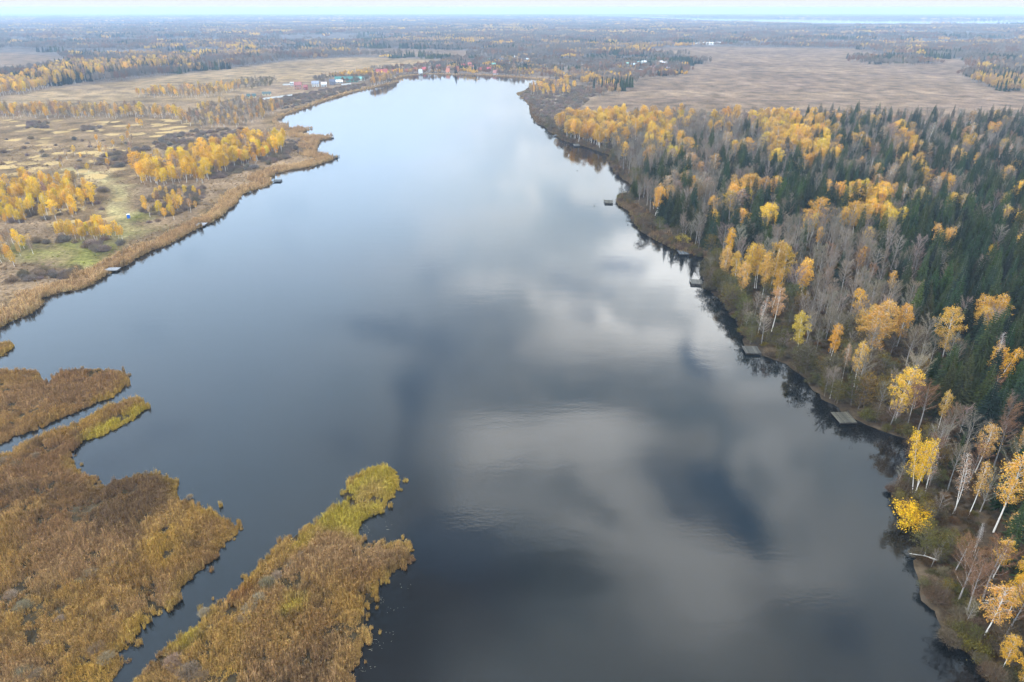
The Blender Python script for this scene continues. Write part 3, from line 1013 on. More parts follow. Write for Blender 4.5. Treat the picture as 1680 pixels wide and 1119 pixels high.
hand_birch((1592, 914), (1591, 858), (.24, .20, .18), 9, .6, 'short bare white stem standing on the dark bank', )
hand_birch((1596, 915), (1611, 858), (.24, .20, .18), 9, .6, 'short bare leaning white stem standing on the dark bank')
hand_birch((1627, 951), (1641, 881), (.66, .38, .04), 5, 1.1, 'golden birch with thin trunk directly above the large orange birch')
hand_birch((1607, 1055), (1617, 949), (.58, .31, .07), 5, 1.3, 'large open orange-gold birch with white limbs low on the bank')
hand_birch((1650, 1015), (1663, 937), (.68, .40, .03), 2, 1.0, 'dense golden birch beside the large open orange birch')
hand_birch((1672, 990), (1684, 905), (.66, .38, .04), 2, 1.1, 'golden birch behind the dense golden one at the picture edge')
hand_birch((1648, 905), (1662, 835), (.52, .30, .07), 5, 1.1, 'tan birch above the golden birch with thin trunk')
hand_birch((1640, 1105), (1652, 1040), (.62, .36, .04), 0, 1.1, 'golden birch below the large open orange birch')
hand_birch((1668, 1135), (1674, 1060), (.68, .38, .03), 2, 1.0, 'golden birch cut by the lower frame edge')
hand_birch((1598, 778), (1612, 692), (.50, .29, .08), 5, 1.2, 'broad tan-gold birch with many white limbs on the upper bank')
hand_birch((1660, 780), (1672, 700), (.48, .27, .08), 6, 1.2, 'thin tan birch with white trunk at the picture edge')
hand_birch((1622, 640), (1645, 545), (.22, .15, .13), 9, .7, 'bare reddish birch with leaning white trunk beside the tall golden birch')
for b, t, v, w, lab in [((1560, 690), (1560, 573), 1, 1.2, 'large dark spruce behind the small leaning birch'), ((1597, 700), (1597, 588), 3, 1.15, 'dark spruce standing against the tall golden birch'), ((1655, 730), (1655, 626), 1, 1.2, 'broad spruce below the bare reddish birch'),
                        ((1563, 772), (1568, 704), 2, .8, 'slim young spruce between white birches on the bank'), ((1672, 880), (1688, 775), 1, 1.2, 'dark spruce at the picture edge behind white birch trunks'), ((1690, 960), (1705, 850), 3, 1.2, 'dark spruce cut by the picture edge above golden birches'), ((1290, 452), (1290, 402), 2, .9, 'dark spruce tucked behind the golden shore stand')]:
    hand_birch(b, t, pick(SPR), v, w, lab, 'spruce_tree')
HANDP = np.array(HAND)


def clear_of_hand(p, d):
    return np.min(np.hypot(p[:, None, 0] - HANDP[None, :, 0], p[:, None, 1] - HANDP[None, :, 1]), 1) > d


# --- the east forest -------------------------------------------------------
# local mixes: (px, py, radius, {kind: weight}) at the foot of the trees
MIX = [(990, 209, 45, dict(b=6, g=2)), (1080, 209, 45, dict(b=4.5, g=3)), (1170, 210, 45, dict(b=2, g=6, t=2)), (1120, 238, 50, dict(g=8, t=1)), (1040, 240, 40, dict(g=8, t=1, b=1)), (1330, 255, 36, dict(b=5, g=2)), (1275, 260, 26, dict(b=4, g=4)), (1180, 262, 50, dict(g=9, b=1, t=2)), (1380, 300, 40, dict(g=6, s=2, b=1)), (1300, 300, 40, dict(g=6, s=2, t=1)),
       (1400, 225, 40, dict(g=3, s=2, t=2)), (1500, 230, 60, dict(t=3, g=4, s=2)), (1600, 230, 70, dict(g=5, s=2, t=2)), (1450, 280, 45, dict(t=3, g=3, s=3)), (1540, 290, 60, dict(g=4, s=3, r=2)), (1650, 290, 60, dict(s=4, g=4, r=1)),
       (1050, 280, 40, dict(g=5, t=2)), (1080, 320, 40, dict(g=4, s=2, t=3)), (1100, 350, 40, dict(s=4, t=2, g=3)), (1150, 340, 40, dict(g=4, t=2, b=1)), (1200, 330, 40, dict(g=3, s=2, t=1)), (1230, 375, 45, dict(g=4, s=3, b=1)), (1290, 350, 40, dict(s=5, g=3, b=1)), (1200, 300, 40, dict(s=2, g=4, b=1)),
       (1340, 345, 40, dict(s=3, b=2, g=3)), (1400, 340, 45, dict(s=3, g=2, b=2)), (1440, 335, 30, dict(b=4, t=2, g=2)), (1480, 350, 35, dict(s=2, b=3, g=3)), (1530, 345, 35, dict(b=3, t=1, s=2, g=2)), (1590, 360, 50, dict(s=5, g=3, t=1)), (1660, 370, 50, dict(s=3, g=3, t=1, r=1)),
       (1300, 420, 45, dict(g=6, s=1)), (1380, 440, 60, dict(g=9, r=1)), (1360, 500, 60, dict(g=9)), (1440, 500, 50, dict(g=7, s=1)), (1450, 410, 40, dict(s=6, g=2)), (1500, 430, 45, dict(s=9, g=1)), (1560, 440, 45, dict(s=9, g=1)), (1510, 490, 45, dict(g=3, s=4)), (1570, 520, 50, dict(s=8, g=1)), (1650, 470, 55, dict(s=8, g=1, t=1)),
       (1640, 560, 50, dict(s=8, g=1)), (1420, 590, 50, dict(o=4, g=5)), (1480, 620, 45, dict(o=3, g=5)), (1330, 560, 45, dict(o=2, g=6)), (1390, 620, 40, dict(o=3, g=4)), (1560, 660, 40, dict(s=6, g=1)), (1640, 700, 40, dict(s=5, g=2, t=1)), (1510, 640, 30, dict(g=4, s=1)),
       (1240, 490, 40, dict(o=6, g=1)), (1180, 480, 25, dict(o=6)), (1290, 540, 30, dict(o=5, g=3)), (1440, 680, 30, dict(g=3, o=3)), (1560, 760, 50, dict(g=1, r=4)), (1650, 820, 50, dict(s=3, g=2, t=1)), (1600, 900, 50, dict(g=1, r=4)), (1660, 930, 40, dict(s=2, g=2)), (1640, 1050, 60, dict(g=1, r=4)), (1780, 700, 160, dict(s=5, g=3, t=1)), (1850, 400, 200, dict(s=5, g=4, b=1))]
CODES = ['b', 't', 'g', 's', 'r', 'o']
mixp = np.array([(a, b) for a, b, _, _ in MIX]); mixr = np.array([c for _, _, c, _ in MIX])
for *_, m_ in MIX:
    if m_.get('b', 0) < 4:
        for c_, f_ in (('b', .22), ('t', .22), ('s', 1.25)):
            if c_ in m_: m_[c_] *= f_
mixw = np.array([[m.get(c, 0) / sum(m.values()) for c in CODES] for *_, m in MIX])


def forest_east():
    g = rng
    p = jitter_grid(Z_FOREST_E, 5.0, g)
    p = p[in_frame(p, 260, 160)]
    p = p[main_land(p)]
    d = seg_dist(p, LAKE)
    keep = d > 3.5
    p, d = p[keep], d[keep]
    D = np.hypot(*p.T)
    # thin out with distance; the far crowns overlap
    p_keep = g.uniform(size=len(p)) < np.clip(420 / D, .45, 1) * np.where(d < 14, .95, .92)
    p, d = p[p_keep], d[p_keep]
    ok = clear_of_hand(p, 3.4)
    p, d = p[ok], d[ok]
    u, v = to_px(p[:, 0], p[:, 1])
    # open brown bank in the near corner
    bank = ((v > 735) & (u < 1640) | (v > 880)) & (g.uniform(size=len(p)) < .42)
    p, d, u, v = p[~bank], d[~bank], u[~bank], v[~bank]
    w = np.exp(-(((u[:, None] - mixp[None, :, 0]) ** 2 + ((v[:, None] - mixp[None, :, 1]) * 1.25) ** 2) / (2 * (mixr * .62) ** 2)))
    pr = w @ mixw + 1e-5 * np.array([.15, .1, .4, .3, .05, 0])
    pr /= pr.sum(1, keepdims=True)
    cum = pr.cumsum(1)
    # clumped choice: neighbours tend to be of one kind
    r1 = np.clip((fbm(p, 16, 41, 2) - .5) * 2.3 + .5, 0, .999)
    r2 = g.uniform(size=len(p))
    r = np.where(g.uniform(size=len(p)) < .55, r1, r2)
    ch = (r[:, None] > cum).sum(1).clip(0, 5)
    for i in range(len(p)):
        c = CODES[ch[i]]; x, y = p[i]
        if c in 'bt' and v[i] > 600: c = 'g' if g.uniform() < .8 else 's'
        near_shore = d[i] < 12
        if c == 'b': tree('birch_tree', x, y, g.uniform(12, 18), pick(GOLD), int(g.choice(BIRCH_DENSE)), g.uniform(1.05, 1.5), 'east')
        elif c == 't': tree('birch_tree', x, y, g.uniform(13, 18), pick(TAN), int(g.choice(BIRCH_THIN + [3, 0])), g.uniform(1.1, 1.5), 'east')
        elif c == 'g': tree('bare_tree', x, y, g.uniform(6.5, 15.5), pick(GREYT), None, g.uniform(.9, 1.35), 'east')
        elif c == 'r': tree('bare_tree', x, y, g.uniform(9, 14), pick(RUST), None, g.uniform(1, 1.4), 'east')
        elif c == 's': tree('spruce_tree', x, y, 8 + 14 * g.uniform() ** .7, jit_col(SPR[int(g.integers(len(SPR)))], .35), None, g.uniform(.75, 1.4), 'east')
        else: tree('alder_tree', x, y, g.uniform(7, 11), pick(OLIVE), None, g.uniform(.9, 1.2), 'east')
    # the fringe of alders and bushes at the water
    q = LAKE[len(WEST):len(WEST) + len(EAST)]
    for a, b in zip(q[:-1], q[1:]):
        L = np.linalg.norm(b - a); nrm = np.array([-(b - a)[1], (b - a)[0]]) / max(L, 1e-6)
        if L < .5 or a[1] > 720 or a[1] < 10: continue
        for s in np.arange(0, L, 1.7 if a[1] < 260 else 2.6):
            o = a + (b - a) * (s / L)
            for k in range(2):
                x, y = o + nrm * g.uniform(.3, 7.5)
                if inside(np.array([(x, y)]), LAKE)[0]: continue
                if JETTY_CLEAR((x, y)): continue
                uu, vv = to_px(x, y)
                if vv > 430 and g.uniform() < .22 and k == 1:
                    tree('bare_tree', x, y, g.uniform(5, 9.5) * (1 if vv < 720 else .7), pick(GREYT), None, g.uniform(1.1, 1.6), 'shore')
                    continue
                leafy = .6 if 430 < vv else .15
                if g.uniform() < leafy:
                    if g.uniform() < .55: tree('alder_tree', x, y, g.uniform(4.5, 10.5) * (1 if vv < 700 else .65), pick(OLIVE), None, g.uniform(.95, 1.25), 'shore')
                    else: tree('leafy_shrub', x, y, g.uniform(1.6, 3.6), pick(OLIVE), None, g.uniform(.9, 1.4), 'shore')
                elif g.uniform() < .75: tree('shrub', x, y, g.uniform(1.5, 3.2), pick([(.115, .082, .05), (.13, .095, .06), (.10, .066, .038)]), None, g.uniform(.9, 1.5), 'shore')


JETTIES = [
    ('mossy square plank jetty with dark edges beside the broad golden birch', [(1366, 676), (1395, 676), (1402, 692.5), (1375, 694)], 'moss', None),
    ('flat grey plank jetty at the foot of the white-trunked birches', [(1217.5, 567.5), (1242.5, 568), (1249, 580), (1223, 579.5)], 'grey', None),
    ('square plank jetty sticking out below the golden birch stand', [(1133, 457.5), (1152.5, 459.5), (1152, 466), (1132.5, 465.7)], 'grey', (1157, 462)),
    ('slate grey jetty flush with the bank above dark tree reflections', [(1110, 410.7), (1128.6, 411.4), (1130, 417), (1115, 417.4)], 'slate', None),
    ('small jetty on open water joined to a reed point by narrow gangway', [(991.7, 328.3), (1005, 328.3), (1005.4, 333.5), (991.7, 333)], 'moss', (1012, 331.5)),
    ('low grey jetty in the dark cove beyond the reed points', [(940, 236), (950, 236), (951.7, 239.3), (941.7, 239.3)], 'grey', None),
    ('tiny dark jetty at the first corner of the forest shore', [(909, 220), (917, 220.6), (918.5, 223.4), (910, 223)], 'slate', None),
    ('pale jetty with dark underside beside the green lawn and brown reeds', [(172, 444), (178.6, 438.6), (199, 438.6), (190.7, 444)], 'pale', (168, 442)),
    ('white-topped jetty poking from the reeds near the blue cabin', [(320.7, 369.3), (325.7, 365.4), (340.7, 365.4), (333, 371)], 'pale', (318, 367)),
    ('jetty at the tip of the narrow grassy spit', [(447, 297.5), (451, 294.4), (462, 294.4), (461, 297.5)], 'slate', (440, 298)),
    ('jetty at the tip of the long pointed reed cape', [(543.8, 255.6), (554.4, 255), (555, 258.8), (545, 258.3)], 'moss', (536, 259)),
    ('jetty with pale posts on the cape beyond the long reed cape', [(537.5, 223), (547, 222.5), (547, 226), (538, 226.5)], 'pale', (530, 225)),
]
JC = np.array([np.mean([G(*q, .7) for q in j[1]], 0) for j in JETTIES])


def JETTY_CLEAR(p): return np.min(np.hypot(JC[:, 0] - p[0], JC[:, 1] - p[1])) < 5.0


forest_east()

# --- the west meadow --------------------------------------------------------
Z_SPW = [(36, 141), (95, 143), (190, 128), (330, 110), (330, 103), (230, 108), (140, 114), (60, 126)]
WOODS_W = [  # (outline of tree feet, spacing, {kind}, heights, place)
    (P((222, 290), (235, 308), (300, 306), (335, 304), (350, 296), (380, 280), (430, 268), (470, 250), (465, 236), (440, 238), (395, 243), (350, 252), (300, 268), (240, 280)), 5.1, dict(b=9, t=2, g=2), (7.5, 16), 'middle birch grove'),
    (P((-40, 375), (40, 372), (70, 365), (110, 365), (150, 345), (165, 322), (110, 305), (60, 300), (-40, 318)), 5.4, dict(b=9, t=2, g=2), (5.0, 12), 'meadow birch grove'),
    (P((95, 393), (140, 398), (205, 396), (200, 384), (150, 378), (100, 384)), 3.5, dict(b=9, t=1), (6, 8.5), 'low birch row'),
    (P((-20, 440), (15, 445), (60, 420), (50, 395), (-20, 400)), 6.0, dict(b=3, t=2, g=3), (6, 9), 'birches above the reeds'),
    (P((-60, 197), (290, 196), (310, 205), (300, 190), (200, 185), (100, 182), (-60, 184)), 6.0, dict(b=1, t=6, g=5), (7, 13), 'long birch row'),
    (P((290, 204), (345, 215), (400, 210), (450, 190), (470, 176), (400, 168), (330, 180)), 6.0, dict(g=7, t=3), (7, 11), 'grey thicket at the bay'),
    (P((225, 162), (330, 164), (400, 150), (410, 142), (330, 148), (240, 156)), 8.0, dict(t=5, g=4, b=1), (9, 12), 'far birch line'),
    (P((-60, 162), (40, 156), (95, 142), (90, 130), (-60, 142)), 6.5, dict(b=3, t=5, g=2), (11, 15), 'wood edge'),
    (P(*Z_SPW), 6.5, dict(s=9, t=4, b=1), (14, 21), 'wood edge'),
    (P((375, 140), (420, 148), (455, 138), (450, 130), (400, 133)), 7.0, dict(g=6, o=2), (6, 9), 'far thicket'),
    (P((230, 345), (245, 362), (300, 366), (330, 350), (335, 325), (300, 318), (250, 320)), 6.5, dict(b=4, t=2, g=1), (4.5, 8), 'scattered birches'),
    (P((45, 285), (240, 200), (215, 262), (180, 285), (100, 300)), 17.0, dict(b=3, t=2), (5, 8), 'scattered birches'),
    (P((640, 137), (650, 128), (612, 138), (605, 146)), 6.0, dict(t=5, g=2), (10, 14), 'birch clump by the red roofs'),
    (P((868, 141), (905, 138), (950, 142), (940, 158), (900, 160), (868, 156)), 9.0, dict(t=4, b=2, g=4), (8, 12), 'far headland'),
]
for poly, sp, mix, hh, place in WOODS_W:
    p = jitter_grid(poly, sp, rng)
    p = p[main_land(p)]
    p = p[seg_dist(p, LAKE) > 4]
    ks = list(mix); w = np.array([mix[k] for k in ks], float); w /= w.sum()
    for x, y in p:
        c = rng.choice(ks, p=w); h = rng.uniform(*hh)
        if c == 'b': tree('birch_tree', x, y, h, tuple(np.array(pick(GOLD)) * (1.2, 1.25, .9)), int(rng.choice([0, 1, 2, 3, 4])), rng.uniform(1.0, 1.45), place)
        elif c == 't': tree('birch_tree', x, y, h, pick(TAN if rng.uniform() < .6 else GOLD), int(rng.choice([1, 3, 5, 6])), rng.uniform(.9, 1.25), place)
        elif c == 'g': tree('bare_tree', x, y, h * .8, pick(GREYT), None, rng.uniform(1, 1.5), place)
        elif c == 's': tree('spruce_tree', x, y, h, pick(SPR), None, rng.uniform(.9, 1.1), place)
        elif c == 'o': tree('alder_tree', x, y, h * .8, pick(OLIVE), None, 1.1, place)
x, y = G(346, 291); tree('alder_tree', x, y, 7.5, (.07, .12, .045), 1, 1.25, 'x', 'round green tree at the edge of the golden birch grove', must=True)
x, y = G(1489, 862); tree('leafy_shrub', x, y, 4.6, (.66, .40, .02), 1, 1.15, 'x', 'round bright yellow bush overhanging the water', must=True)
x, y = G(1118, 402); tree('leafy_shrub', x, y, 4.4, (.40, .30, .04), 1, 1.1, 'x', 'yellow-green round bush above the slate grey jetty', must=True)

SHRUBS_W = [(P((160, 272), (215, 282), (230, 262), (250, 240), (205, 250), (170, 258)), 4.0, 'dark shrubs beside the birch grove'), (P((335, 300), (380, 290), (430, 275), (475, 262), (480, 240), (455, 250), (400, 265), (345, 290)), 3.6, 'shrubs fringing the birch grove'),
            (P((235, 350), (245, 368), (300, 362), (330, 335), (340, 310), (280, 310), (240, 325)), 4.0, 'shrubs among scattered birches'), (P((250, 240), (300, 262), (360, 240), (420, 225), (400, 212), (320, 215), (260, 228)), 5.0, 'shrubs behind the birch grove'),
            (P((0, 475), (60, 460), (110, 462), (135, 445), (125, 438), (60, 448), (0, 455)), 3.6, 'shrubs above the reeds'), (P((30, 400), (90, 402), (200, 405), (200, 396), (100, 392), (30, 385)), 5.0, 'shrubs by the low birch row'), (P((138, 412), (172, 416), (180, 405), (150, 400)), 3.0, 'shrubs by the lawn'),
            (P((40, 212), (78, 212), (78, 202), (45, 202)), 5, 'meadow thicket'), (P((130, 216), (170, 218), (165, 207), (135, 208)), 6, 'meadow thicket'), (P((-20, 375), (160, 352), (200, 330), (160, 303), (-20, 320)), 7.9, 'meadow scrub'), (P((0, 290), (200, 285), (220, 230), (0, 225)), 22.0, 'meadow scrub'),
            (P((420, 185), (470, 180), (520, 165), (600, 143), (600, 138), (520, 150), (450, 165), (420, 175)), 5.0, 'bay shore scrub'), (P((850, 158), (875, 190), (905, 214), (935, 195), (965, 165), (990, 147), (930, 140), (870, 148)), 5.2, 'headland scrub'),
            (P((400, 250), (500, 252), (515, 245), (490, 228), (440, 232)), 7.0, 'cape scrub')]
for poly, sp, place in SHRUBS_W:
    p = jitter_grid(poly, sp, rng); p = p[main_land(p)]; p = p[seg_dist(p, LAKE) > 2.5]
    if sp < 8: p = p[fbm(p, 11, 191, 2) > .36]
    for x, y in p:
        tree('shrub', x, y, rng.uniform(1.6, 3.6), pick([(.20, .155, .12), (.22, .165, .13), (.18, .145, .12), (.21, .15, .095)]), None, rng.uniform(1, 1.6), place)

# shrubs in the reed marsh
for px, py, s in [(440, 962, 2.6), (455, 948, 2.0), (425, 985, 2.3), (410, 1003, 2.2), (400, 1018, 1.8), (335, 1010, 2.0), (345, 1035, 1.5), (310, 1108, 2.6), (290, 1100, 2.0), (330, 1115, 2.2), (160, 1070, 2.4), (175, 1085, 2.0), (40, 1108, 2.6), (60, 1112, 2.2), (150, 945, 2.0), (190, 930, 1.8), (130, 960, 1.8), (20, 980, 2.2), (40, 1000, 2.0), (100, 1020, 1.8), (10, 760, 2.4), (30, 765, 2.0), (60, 752, 1.8),
                  (285, 1090, 2), (640, 772, .9), (312, 818, 1.3), (480, 930, 1.8), (495, 915, 1.4), (80, 1060, 1.6), (245, 800, 1.2)]:
    x, y = G(px, py)
    tree('shrub', x, y, s * rng.uniform(.55, .8), pick([(.23, .17, .105), (.21, .15, .09), (.25, .195, .125)]), None, rng.uniform(1.3, 1.9), 'marsh', None)

# ------------------------------------------------------------------ individuals and masses
DIST = {k: [] for k in MOULDS}
for t in TREES: DIST[t['kind']].append(t)
LIMIT = {'birch_tree': 300, 'spruce_tree': 300, 'bare_tree': 300, 'alder_tree': 300, 'shrub': 300, 'leafy_shrub': 300}
CATS = {'birch_tree': 'birch', 'spruce_tree': 'spruce', 'bare_tree': 'bare tree', 'alder_tree': 'leafy tree', 'shrub': 'shrub', 'leafy_shrub': 'bush'}
LAND_MARKS = [('the mossy square jetty', JC[0]), ('the flat grey jetty', JC[1]), ('the jetty below the golden stand', JC[2]), ('the slate grey jetty', JC[3]), ('the gangway jetty', JC[4]), ('the cove jetty', JC[5]), ('the corner jetty', JC[6]),
              ('the lawn jetty', JC[7]), ('the white-topped jetty', JC[8]), ('the grassy spit jetty', JC[9]), ('the long cape jetty', JC[10]), ('the pale-post jetty', JC[11]), ('the blue cabin', np.array(G(212, 360))), ('the round yellow bush', np.array(G(1489, 862))),
              ('the large open orange birch', np.array(G(1607, 1055))), ('the tall golden birch by two spruces', np.array(G(1620, 640))), ('the fallen pale log', np.array(G(1510, 922))), ('the round green tree', np.array(G(346, 291))), ('the reed spit tip', np.array(G(633, 775))), ('the narrow marsh channel', np.array(G(240, 1085)))]
ORD = ['first', 'second', 'third', 'fourth', 'fifth', 'sixth', 'seventh', 'eighth', 'ninth', 'tenth', 'eleventh', 'twelfth', 'thirteenth', 'fourteenth']
for nm_, px_, py_ in [('the flat-crowned golden birch', 1403, 536), ('the narrow orange-gold birch', 1357, 603), ('the broad golden birch', 1468, 692), ('the wide golden birch', 1545, 592), ('the full golden birch', 1470, 573), ('the round orange-gold birch', 1405, 455), ('the small birch by the spruces', 1437, 458),
                      ('the leaning gold birch', 1455, 492), ('the lone bright yellow birch', 1616, 442), ('the pale gold birch', 1340, 412), ('the narrow birch topping the stand', 1190, 438), ('the yellow-green birch', 1308, 583), ('the tall birch with leaning white trunk', 1628, 877), ('the broad tan-gold birch', 1598, 778), ('the broad spruce', 1655, 730)]:
    LAND_MARKS.append((nm_, np.array(G(px_, py_))))
LM = np.array([q for _, q in LAND_MARKS])
used_labels = set()


def looks(t):
    c = np.array(t['tint']); k = t['kind']
    size = 'tall' if t['h'] > 15 else 'small' if t['h'] < (2.0 if 'shrub' in k else 9.5) else ''
    if k == 'birch_tree':
        col = 'nearly bare' if t['var'] in (9,) else 'golden yellow' if c[1] > .40 else 'golden' if c[0] > .55 else 'orange tan' if c[0] > .4 else 'tan'
    elif k == 'bare_tree': col = ('spreading ' if t['wf'] > 1.25 else 'slim ' if t['wf'] < 1.02 else '') + ('leafless rusty' if c[0] > c[2] * 1.9 else 'leafless grey')
    elif k == 'spruce_tree': col = ('broad ' if t['wf'] > 1.18 else 'slim ' if t['wf'] < .92 else '') + ('blackish green' if c[1] < .030 else 'olive green' if c[0] > .85 * c[1] else 'light green' if c[1] > .050 else 'dark green')
    elif k == 'alder_tree': col = 'olive'
    elif k == 'leafy_shrub': col = 'olive leafy'
    else: col = 'leafless brown-grey'
    return (size + ' ' + col).strip()


NOUN = {'birch_tree': 'birch', 'spruce_tree': 'spruce', 'bare_tree': 'tree', 'alder_tree': 'broadleaf tree', 'shrub': 'shrub', 'leafy_shrub': 'bush'}
PLACES = {'east': 'in the forest on the far side of the jetties', 'golden stand': 'in the golden stand at the forest shore', 'shore': 'on the bank between forest and water', 'hand': 'on the forest bank', 'marsh': 'standing in the brown reed marsh'}


def individuals(kind, lst):
    for t in lst: t['d'] = math.hypot(t['x'], t['y'], CAM_H); 
    vis = []
    rest = []
    for t in lst:
        u, v = to_px(t['x'], t['y'], 0); u2, v2 = to_px(t['x'], t['y'], t['h'] * .7)
        (vis if (-10 < u2 < 1690 and v2 < 1135) or t['must'] else rest).append(t)
    vis.sort(key=lambda t: -t['h'] / t['d'] - (10 if t['must'] else 0))
    ind, more = vis[:LIMIT[kind]], vis[LIMIT[kind]:]
    xy = np.array([(t['x'], t['y']) for t in ind])
    dd = np.hypot(xy[:, None, 0] - LM[None, :, 0], xy[:, None, 1] - LM[None, :, 1])
    near = dd.argmin(1)
    for li in range(len(LM)):
        order = [i for i in np.argsort(dd[:, li]) ]
        # rank among every plant of this kind, so that the ordinal is true
        for rank, i in enumerate(order[:len(ORD)]):
            t = ind[i]
            if t['label'] is None and near[i] == li and dd[i, li] < 90:
                t['label'] = f"{looks(t)} {NOUN[kind]}, {ORD[rank]} {NOUN[kind]} out from {LAND_MARKS[li][0]}" if rank else f"{looks(t)} {NOUN[kind]} next to {LAND_MARKS[li][0]}"
    for t in ind:
        d = MOULDS[kind][t['var']]
        s = t['h'] / d['H']
        e = empty(kind, (t['x'], t['y'], .25), t['yaw'])
        e.scale = (s * t['wf'], s * t['wf'], s)
        place = PLACES.get(t['place'], 'in the ' + t['place'] if t['place'] else '')
        grp = f"{NOUN[kind]} group {place}".strip()
        lm = LAND_MARKS[int(np.hypot(LM[:, 0] - t['x'], LM[:, 1] - t['y']).argmin())][0]
        lab = t['label'] or (f"{looks(t)} {NOUN[kind]} in the forest beyond {lm}" if t['place'] == 'east' else f"{looks(t)} {NOUN[kind]} on the bank near {lm}" if t['place'] == 'shore' else f"{looks(t)} {NOUN[kind]} {place}")
        props(e, lab, CATS[kind], {'birch_tree': 'birches', 'spruce_tree': 'spruces', 'bare_tree': 'leafless trees', 'alder_tree': 'olive broadleaf trees', 'shrub': 'leafless shrubs', 'leafy_shrub': 'olive bushes'}[kind] + ' ' + place)
        a = link('stems' if 'shrub' in kind else 'trunk', d['trunk'], e)
        b = link('foliage' if kind == 'leafy_shrub' else 'twigs' if kind == 'shrub' else 'crown', d['crown'], e)
        b['tint'] = [float(c) for c in t['tint']]
    return more, rest


MASS = []
for kind, lst in DIST.items():
    if not lst: continue
    more, rest = individuals(kind, lst)
    left = more + rest
    if left:
        MASS.append((kind, left))
MN = {'birch_tree': ('birch_wood', 'mass of golden and tan birches deeper in the woods'), 'spruce_tree': ('spruce_wood', 'mass of dark spruces deeper in the forest'), 'bare_tree': ('bare_wood', 'mass of leafless grey trees filling the forest'),
      'alder_tree': ('broadleaf_wood', 'mass of olive broadleaf trees'), 'shrub': ('scrub', 'mass of leafless brown scrub on meadow and shores'), 'leafy_shrub': ('leafy_scrub', 'mass of olive bushes on the bank')}
MERGED = {k: [merged(f'{k}_{i}_far', d) for i, d in enumerate(v)] for k, v in MOULDS.items()}
for kind, left in MASS:
    sc = np.array([[t['h'] / MOULDS[kind][t['var']]['H'] * t['wf']] * 2 + [t['h'] / MOULDS[kind][t['var']]['H']] for t in left])
    mass(MN[kind][0], [(t['x'], t['y'], .25) for t in left], [t['yaw'] for t in left], sc, [t['var'] for t in left], np.array([t['tint'] for t in left]), MERGED[kind], MN[kind][1], 'wood' if 'tree' in kind else 'scrub')


# ------------------------------------------------------------------ undergrowth of the forest floor
def undergrowth():
    g = rng
    p = jitter_grid(Z_FOREST_E, 2.6, g)
    p = p[in_frame(p, 60, 120)]
    D = np.hypot(*p.T)
    p = p[D < 330]
    p = p[main_land(p)]
    d = seg_dist(p, LAKE)
    p = p[d > 1.0]
    n = len(p)
    cols = np.array([(.075, .046, .02), (.09, .055, .024), (.07, .058, .016), (.10, .052, .018), (.06, .044, .025)])
    t = cols[g.integers(0, len(cols), n)] * g.uniform(.75, 1.25, (n, 1))
    vid = g.integers(0, 3, n)
    s = g.uniform(.35, .75, n)
    sc = np.stack([s * 1.2, s * 1.2, s * g.uniform(.5, 1, n)], 1)
    mass('undergrowth', np.column_stack([p, np.full(n, .3)]), g.uniform(0, 6.28, n), sc, vid, t, [MERGED['shrub'][0], MERGED['leafy_shrub'][0], MERGED['shrub'][2]], 'low brown brambles and saplings under the forest trees', 'undergrowth')


undergrowth()


# ------------------------------------------------------------------ reeds
def reed_mould(i, n=64, W=.75, H=2.0):
    g = np.random.default_rng(700 + i)
    az = g.uniform(0, 6.283, n); r = np.sqrt(g.uniform(0, 1, n)) * W
    a = np.stack([np.cos(az) * r, np.sin(az) * r, np.full(n, -.1)], 1)
    wind = np.array([.22, .08, 0])
    h = H * g.uniform(.35, 1.15, n)[:, None]
    b = a + np.array([0, 0, 1]) * h + (g.normal(size=(n, 3)) * np.array([.2, .2, 0]) + wind) * h * .35
    tri = twig_tris(a, b, g.uniform(.08, .17, n), g)
    # bent blades and plumes
    m = n // 2
    s = a[:m] + (b[:m] - a[:m]) * g.uniform(.45, .85, (m, 1))
    e = s + unit(g.normal(size=(m, 3)) * np.array([1, 1, .5]) + wind * 2) * g.uniform(.25, .6, (m, 1))
    t2 = twig_tris(s, e, g.uniform(.05, .09, m), g)
    pl = b[m:] + g.normal(size=(n - m, 3)) * .05
    t3 = twig_tris(pl - np.array([0, 0, .25]), pl + wind * .6 + np.array([0, 0, .12]), g.uniform(.07, .13, n - m), g)
    return np_mesh(f'reed_tuft_{i}', np.concatenate([tri, t2, t3]), 3, M_REED)


